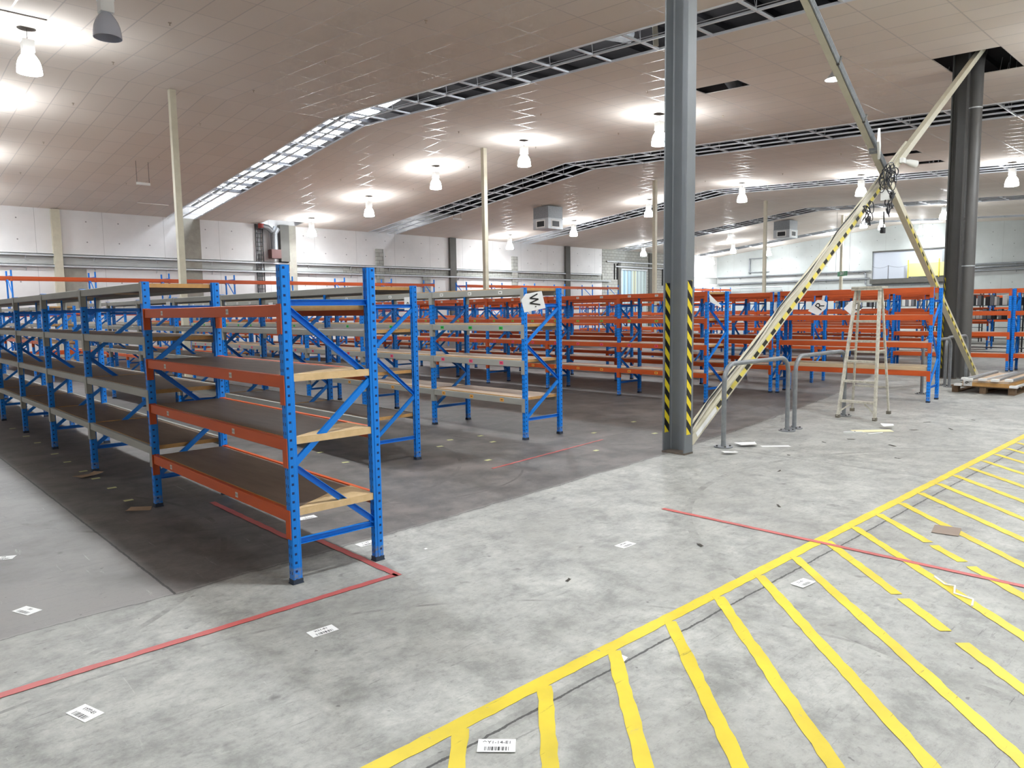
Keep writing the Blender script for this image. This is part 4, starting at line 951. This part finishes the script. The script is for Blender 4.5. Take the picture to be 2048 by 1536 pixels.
for k, (x, y) in enumerate(((6.6,-.25),(6.9,-.9),(7.6,-.2),(8.6,-1.0),(9.0,-.6),(7.0,-.4),(6.2,-1.2),(4.8,-.6),(9.6,-1.0),(3.6,-1.2),(8.2,-.7),(5.6,-.3),(2.3,-1.3),(1.2,-1.1))):
    scrap(x, y, 0.10*rn.uniform(.35,1), 0.018, DIRT, 'small dark leaf like debris on the pale floor', 'debris', rn.uniform(-1.6,1.6), 'debris', 'dark debris on the floor', .4, curl=.006)

# ------------------------------------------------------------------ overhead fittings
def air_box(x, y, s, zb, label):
    t = empty('air_outlet_box', (x, y, zb), label, 'air outlet'); zt_ = cz(y+s/2)-zb-.02; zm = zt_*0.47
    obj('duct_box', MB().box((0,0,zm),(s,s,zt_)).mesh('duct_box', GALV), t)
    obj('plenum', MB().box((-.01,-.01,0),(s+.01,s+.01,zm-.03)).box((-.03,-.03,zm-.03),(s+.03,s+.03,zm)).mesh('plenum', GALVL), t)
    for nm, a in (('x', (-.011, .28, .14, .42)), ('y', (.28, -.011, .14, .42))):
        w_ = 0.5*s; z0_, z1_ = 0.12, 0.38
        if nm == 'x':
            o = obj('outlet_frame', MB().box((-.02, .2*s, z0_-.06), (-.01, .8*s, z1_+.06)).mesh('outlet_frame', WHITE), t)
            obj('grille', MB().box((-.024, .26*s, z0_), (-.02, .74*s, z1_)).mesh('grille', BLACK), o)
        else:
            o = obj('outlet_frame', MB().box((.2*s, -.02, z0_-.06), (.8*s, -.01, z1_+.06)).mesh('outlet_frame', WHITE), t)
            obj('grille', MB().box((.26*s, -.024, z0_), (.74*s, -.02, z1_)).mesh('grille', BLACK), o)
air_box(24.2, 21.2, 1.02, 5.58, 'grey metal air outlet box under the ceiling near the second cream post')
air_box(42.4, 17.9, 1.05, 5.92, 'grey metal air outlet box under the ceiling near the fourth cream post')
def hang(x, y, z, w_, label, m=WHITE):
    t = empty('hanging_sign', (x, y, z), label, 'sign')
    obj('panel', MB().box((-w_/2,-.03,-.04),(w_/2,.03,.04)).mesh('panel', m), t)
    for s in (-1, 1): obj('wire', MB().tube([(s*w_*.45,0,.04),(s*w_*.45,0,cz(y)-z)], .008, 5).mesh('wire', DARKST), t)
hang(6.1, 22.2, 5.92, 0.42, 'thin white hanging light fitting on two rods, left of the first cream post')
hang(21.2, 24.5, 6.13, 0.5, 'thin white hanging fitting on two rods below the second open strip')
t = empty('exit_sign', (43.2, 14.9, 3.55), 'green exit sign hanging beside the fifth cream post', 'sign')
obj('panel', MB().box((-.02,-.55,-.14),(.02,.55,.14)).mesh('panel', M('green_exit_face', (20, 120, 70), 0.4)), t, rot=(0,0,-.7))
o = obj('lettering', text_mesh('EXIT', 0.22, WHITE), t, (-.022, .018, 0), (PI/2, 0, -PI/2-.7))
for s in (-1, 1): obj('wire', MB().tube([(s*.25,-s*.3,.14),(s*.25,-s*.3,cz(14.9)-3.55)], .008, 5).mesh('wire', DARKST), t)
SPR = MB().disc((0,0,0), 0.03, -0.008, -0.001, 10).tube([(0,0,-.008),(0,0,-.045)], 0.008, 6).disc((0,0,0), 0.016, -.05, -.045, 8).mesh('fire_sprinkler', M('brass_head', (176, 160, 140), 0.5))
for x in (3.2, 6.4, 13.0, 16.4, 24.0, 27.0):
    for y in (6.9, 10.5, 14.1, 17.7, 21.3, 24.9):
        tag(obj('fire_sprinkler', SPR, None, (x, y+0.15, cz(y+.15))), 'small sprinkler head in the tiled ceiling', 'sprinkler', 'sprinkler heads in the ceiling')
# duct and services seen through the openings
tag(obj('ceiling_duct', MB().tube([(8.2, 8.6, 8.0), (12.5, 7.2, 8.05)], 0.2, 18).mesh('ceiling_duct', GALV, True)), 'round silver duct crossing above the first open strip', 'duct')
tag(obj('sprinkler_main', MB().tube([(10.3, -3, cz(-3)+.45), (10.3, YR, cz(YR)+.45), (10.3, 29.5, cz(29.5)+.45)], 0.05, 10).mesh('sprinkler_main', GALVL, True)), 'long pale pipe running above the first open strip', 'pipe')
tag(obj('timber_offcut', MB().bar((10.35, 4.9, cz(4.9)-.0), (10.5, 5.1, cz(5)+1.2), [(-.05,-.02),(.05,-.02),(.05,.02),(-.05,.02)]).mesh('timber_offcut', M('pale_lath', (188, 180, 164), 0.6))), 'pale upright lath inside the first open strip left of the column', 'timber')
tag(obj('flexible_duct', MB().tube([(13.4, 5.3, cz(5)+.35), (14.9, 5.8, cz(5)+.30)], 0.16, 14).mesh('flexible_duct', GALV, True)), 'round duct visible in the small ceiling hole right of the striped column', 'duct')
tag(obj('roof_beam', MB().box((13.0, 0.2, cz(0)+.45), (18.5, 0.42, cz(0)+.8)).mesh('roof_beam', DARKST)), 'dark roof beam inside the ceiling hole at the dark column', 'beam')
# wall services at the far wall
t = empty('cable_ladder', (13.3, Y1-.05, 0), 'black vertical cable ladder on the far wall left of the red valve', 'cable ladder')
for s in (0, .34): obj('side_rail', MB().box((s,-.06,0),(s+.03,0,cz(Y1)-.02)).mesh('side_rail', BLACK), t)
g = MB()
for k in range(28): g.box((.03,-.05,0.2+.2*k),(.34,-.03,.225+.2*k))
obj('rungs', g.mesh('rungs', DARKST), t)
for s in (.08, .15, .22): obj('cable', MB().tube([(s,-.07,0.1),(s,-.07,cz(Y1)-.03)], .018, 6).mesh('cable', CABLE), t)
t = empty('extract_duct', (14.1, Y1-.35, 4.25), 'dark round extract duct with a red fan box hanging on the far wall', 'duct')
obj('duct_pipe', MB().tube([(0,0,.42),(0,0,1.2),(0.15,0,1.45)], .17, 14).mesh('duct_pipe', GALV, True), t)
obj('fan_box', MB().box((-.24,-.2,0),(.24,.2,.42)).mesh('fan_box', M('maroon_box', (96, 62, 58), 0.6)), t)
obj('branch_pipe', MB().tube([(0,0,1.2),(-.3,0,1.45),(-.62,0,1.5)], .13, 12).mesh('branch_pipe', GALV, True), t)
obj('valve', MB().disc((-.62,0,1.5), .14, -.1, .1, 14).mesh('valve', RED), t)
tag(obj('cable_ladder', MB().box((40.1, Y1-.12, 3.75),(40.14, Y1-.021, 4.9)).box((40.4, Y1-.12, 3.75),(40.44, Y1-.021, 4.9)).mesh('cable_ladder', BLACK)), 'short black cable ladder left of the strip curtain door', 'cable ladder')
tag(obj('cable_ladder', MB().box((46.0, Y1-.12, 3.4),(46.05, Y1-.021, 4.7)).box((46.4, Y1-.12, 3.4),(46.45, Y1-.021, 4.7)).mesh('cable_ladder', BLACK)), 'short black cable ladder right of the strip curtain door', 'cable ladder')
tag(obj('silver_tank', MB().lathe([(0.001,0),(0.42,0),(0.42,3.1),(0.3,3.25),(0.001,3.28)], (50.6, 28.9, 0), 20).mesh('silver_tank', GALVL, True)), 'silver upright tank in the far corner behind the racks', 'tank')
tag(obj('wall_pipe', MB().tube([(47.4, Y1-.2, 3.3), (53.0, Y1-.2, 3.25), (53.6, Y1-.6, 3.2), (53.75, 24.0, 3.2), (53.75, 23.6, 2.0)], .05, 8).mesh('wall_pipe', GALVL, True)), 'pale pipe running round the far corner above the racks', 'pipe')

# black shelving with files, far behind the orange racks
BSH = M('black_shelving', (26, 26, 30), 0.5); 
FILES = [M('file_white', (226, 226, 222), 0.6), M('file_grey', (120, 124, 130), 0.6), M('file_black', (38, 38, 42), 0.6)]
def shelving(x, y, k):
    t = empty('steel_shelving', (x, y, 0), 'black steel shelving unit far behind the orange racks, %s from the right' % ORD[k], 'shelving', 'black shelving at the back')
    for yy in (0, 1.76): 
        for xx in (0, .4): obj('upright', MB().box((xx, yy, 0), (xx+.04, yy+.04, 2.05)).mesh('upright', BSH), t)
    for z in (0.15, 0.62, 1.1, 1.56, 2.02): obj('shelf', MB().box((0, 0, z-.02), (.44, 1.8, z)).mesh('shelf', BSH), t)
    for z in (1.1, 1.56):
        yy = 0.06; rr = random.Random(k*10+int(z*10))
        while yy < 1.62:
            w_ = rr.uniform(.07, .14)
            if rr.random() < .75:
                tag(obj('storage_file', cached(('file', round(w_, 2), k % 3, rr.randint(0, 2)), lambda: MB().box((0, 0, 0), (.3, round(w_, 2), rr.uniform(.28, .34))).mesh('storage_file', FILES[rr.randint(0, 2)])), None, (x+.04, y+yy, z+.001)), 'upright file standing on the distant black shelving', 'file', 'files on the black shelving')
            yy += w_+.015
for k, (x, y) in enumerate(((26.6, 0.4), (26.6, 2.4), (34.0, 1.0), (34.0, 3.0), (34.0, 5.2), (34.0, 7.4), (34.0, 9.6))): shelving(x, y, k)

# ------------------------------------------------------------------ world and view
w = bpy.data.worlds.new('world'); SC.world = w; w.use_nodes = True
w.node_tree.nodes['Background'].inputs[0].default_value = (0.6, 0.7, 0.85, 1); w.node_tree.nodes['Background'].inputs[1].default_value = 0.3
SC.view_settings.view_transform = 'Standard'; SC.view_settings.look = 'None'; SC.view_settings.gamma = 1.0; SC.view_settings.exposure = 0.22
SC.view_settings.use_curve_mapping = False
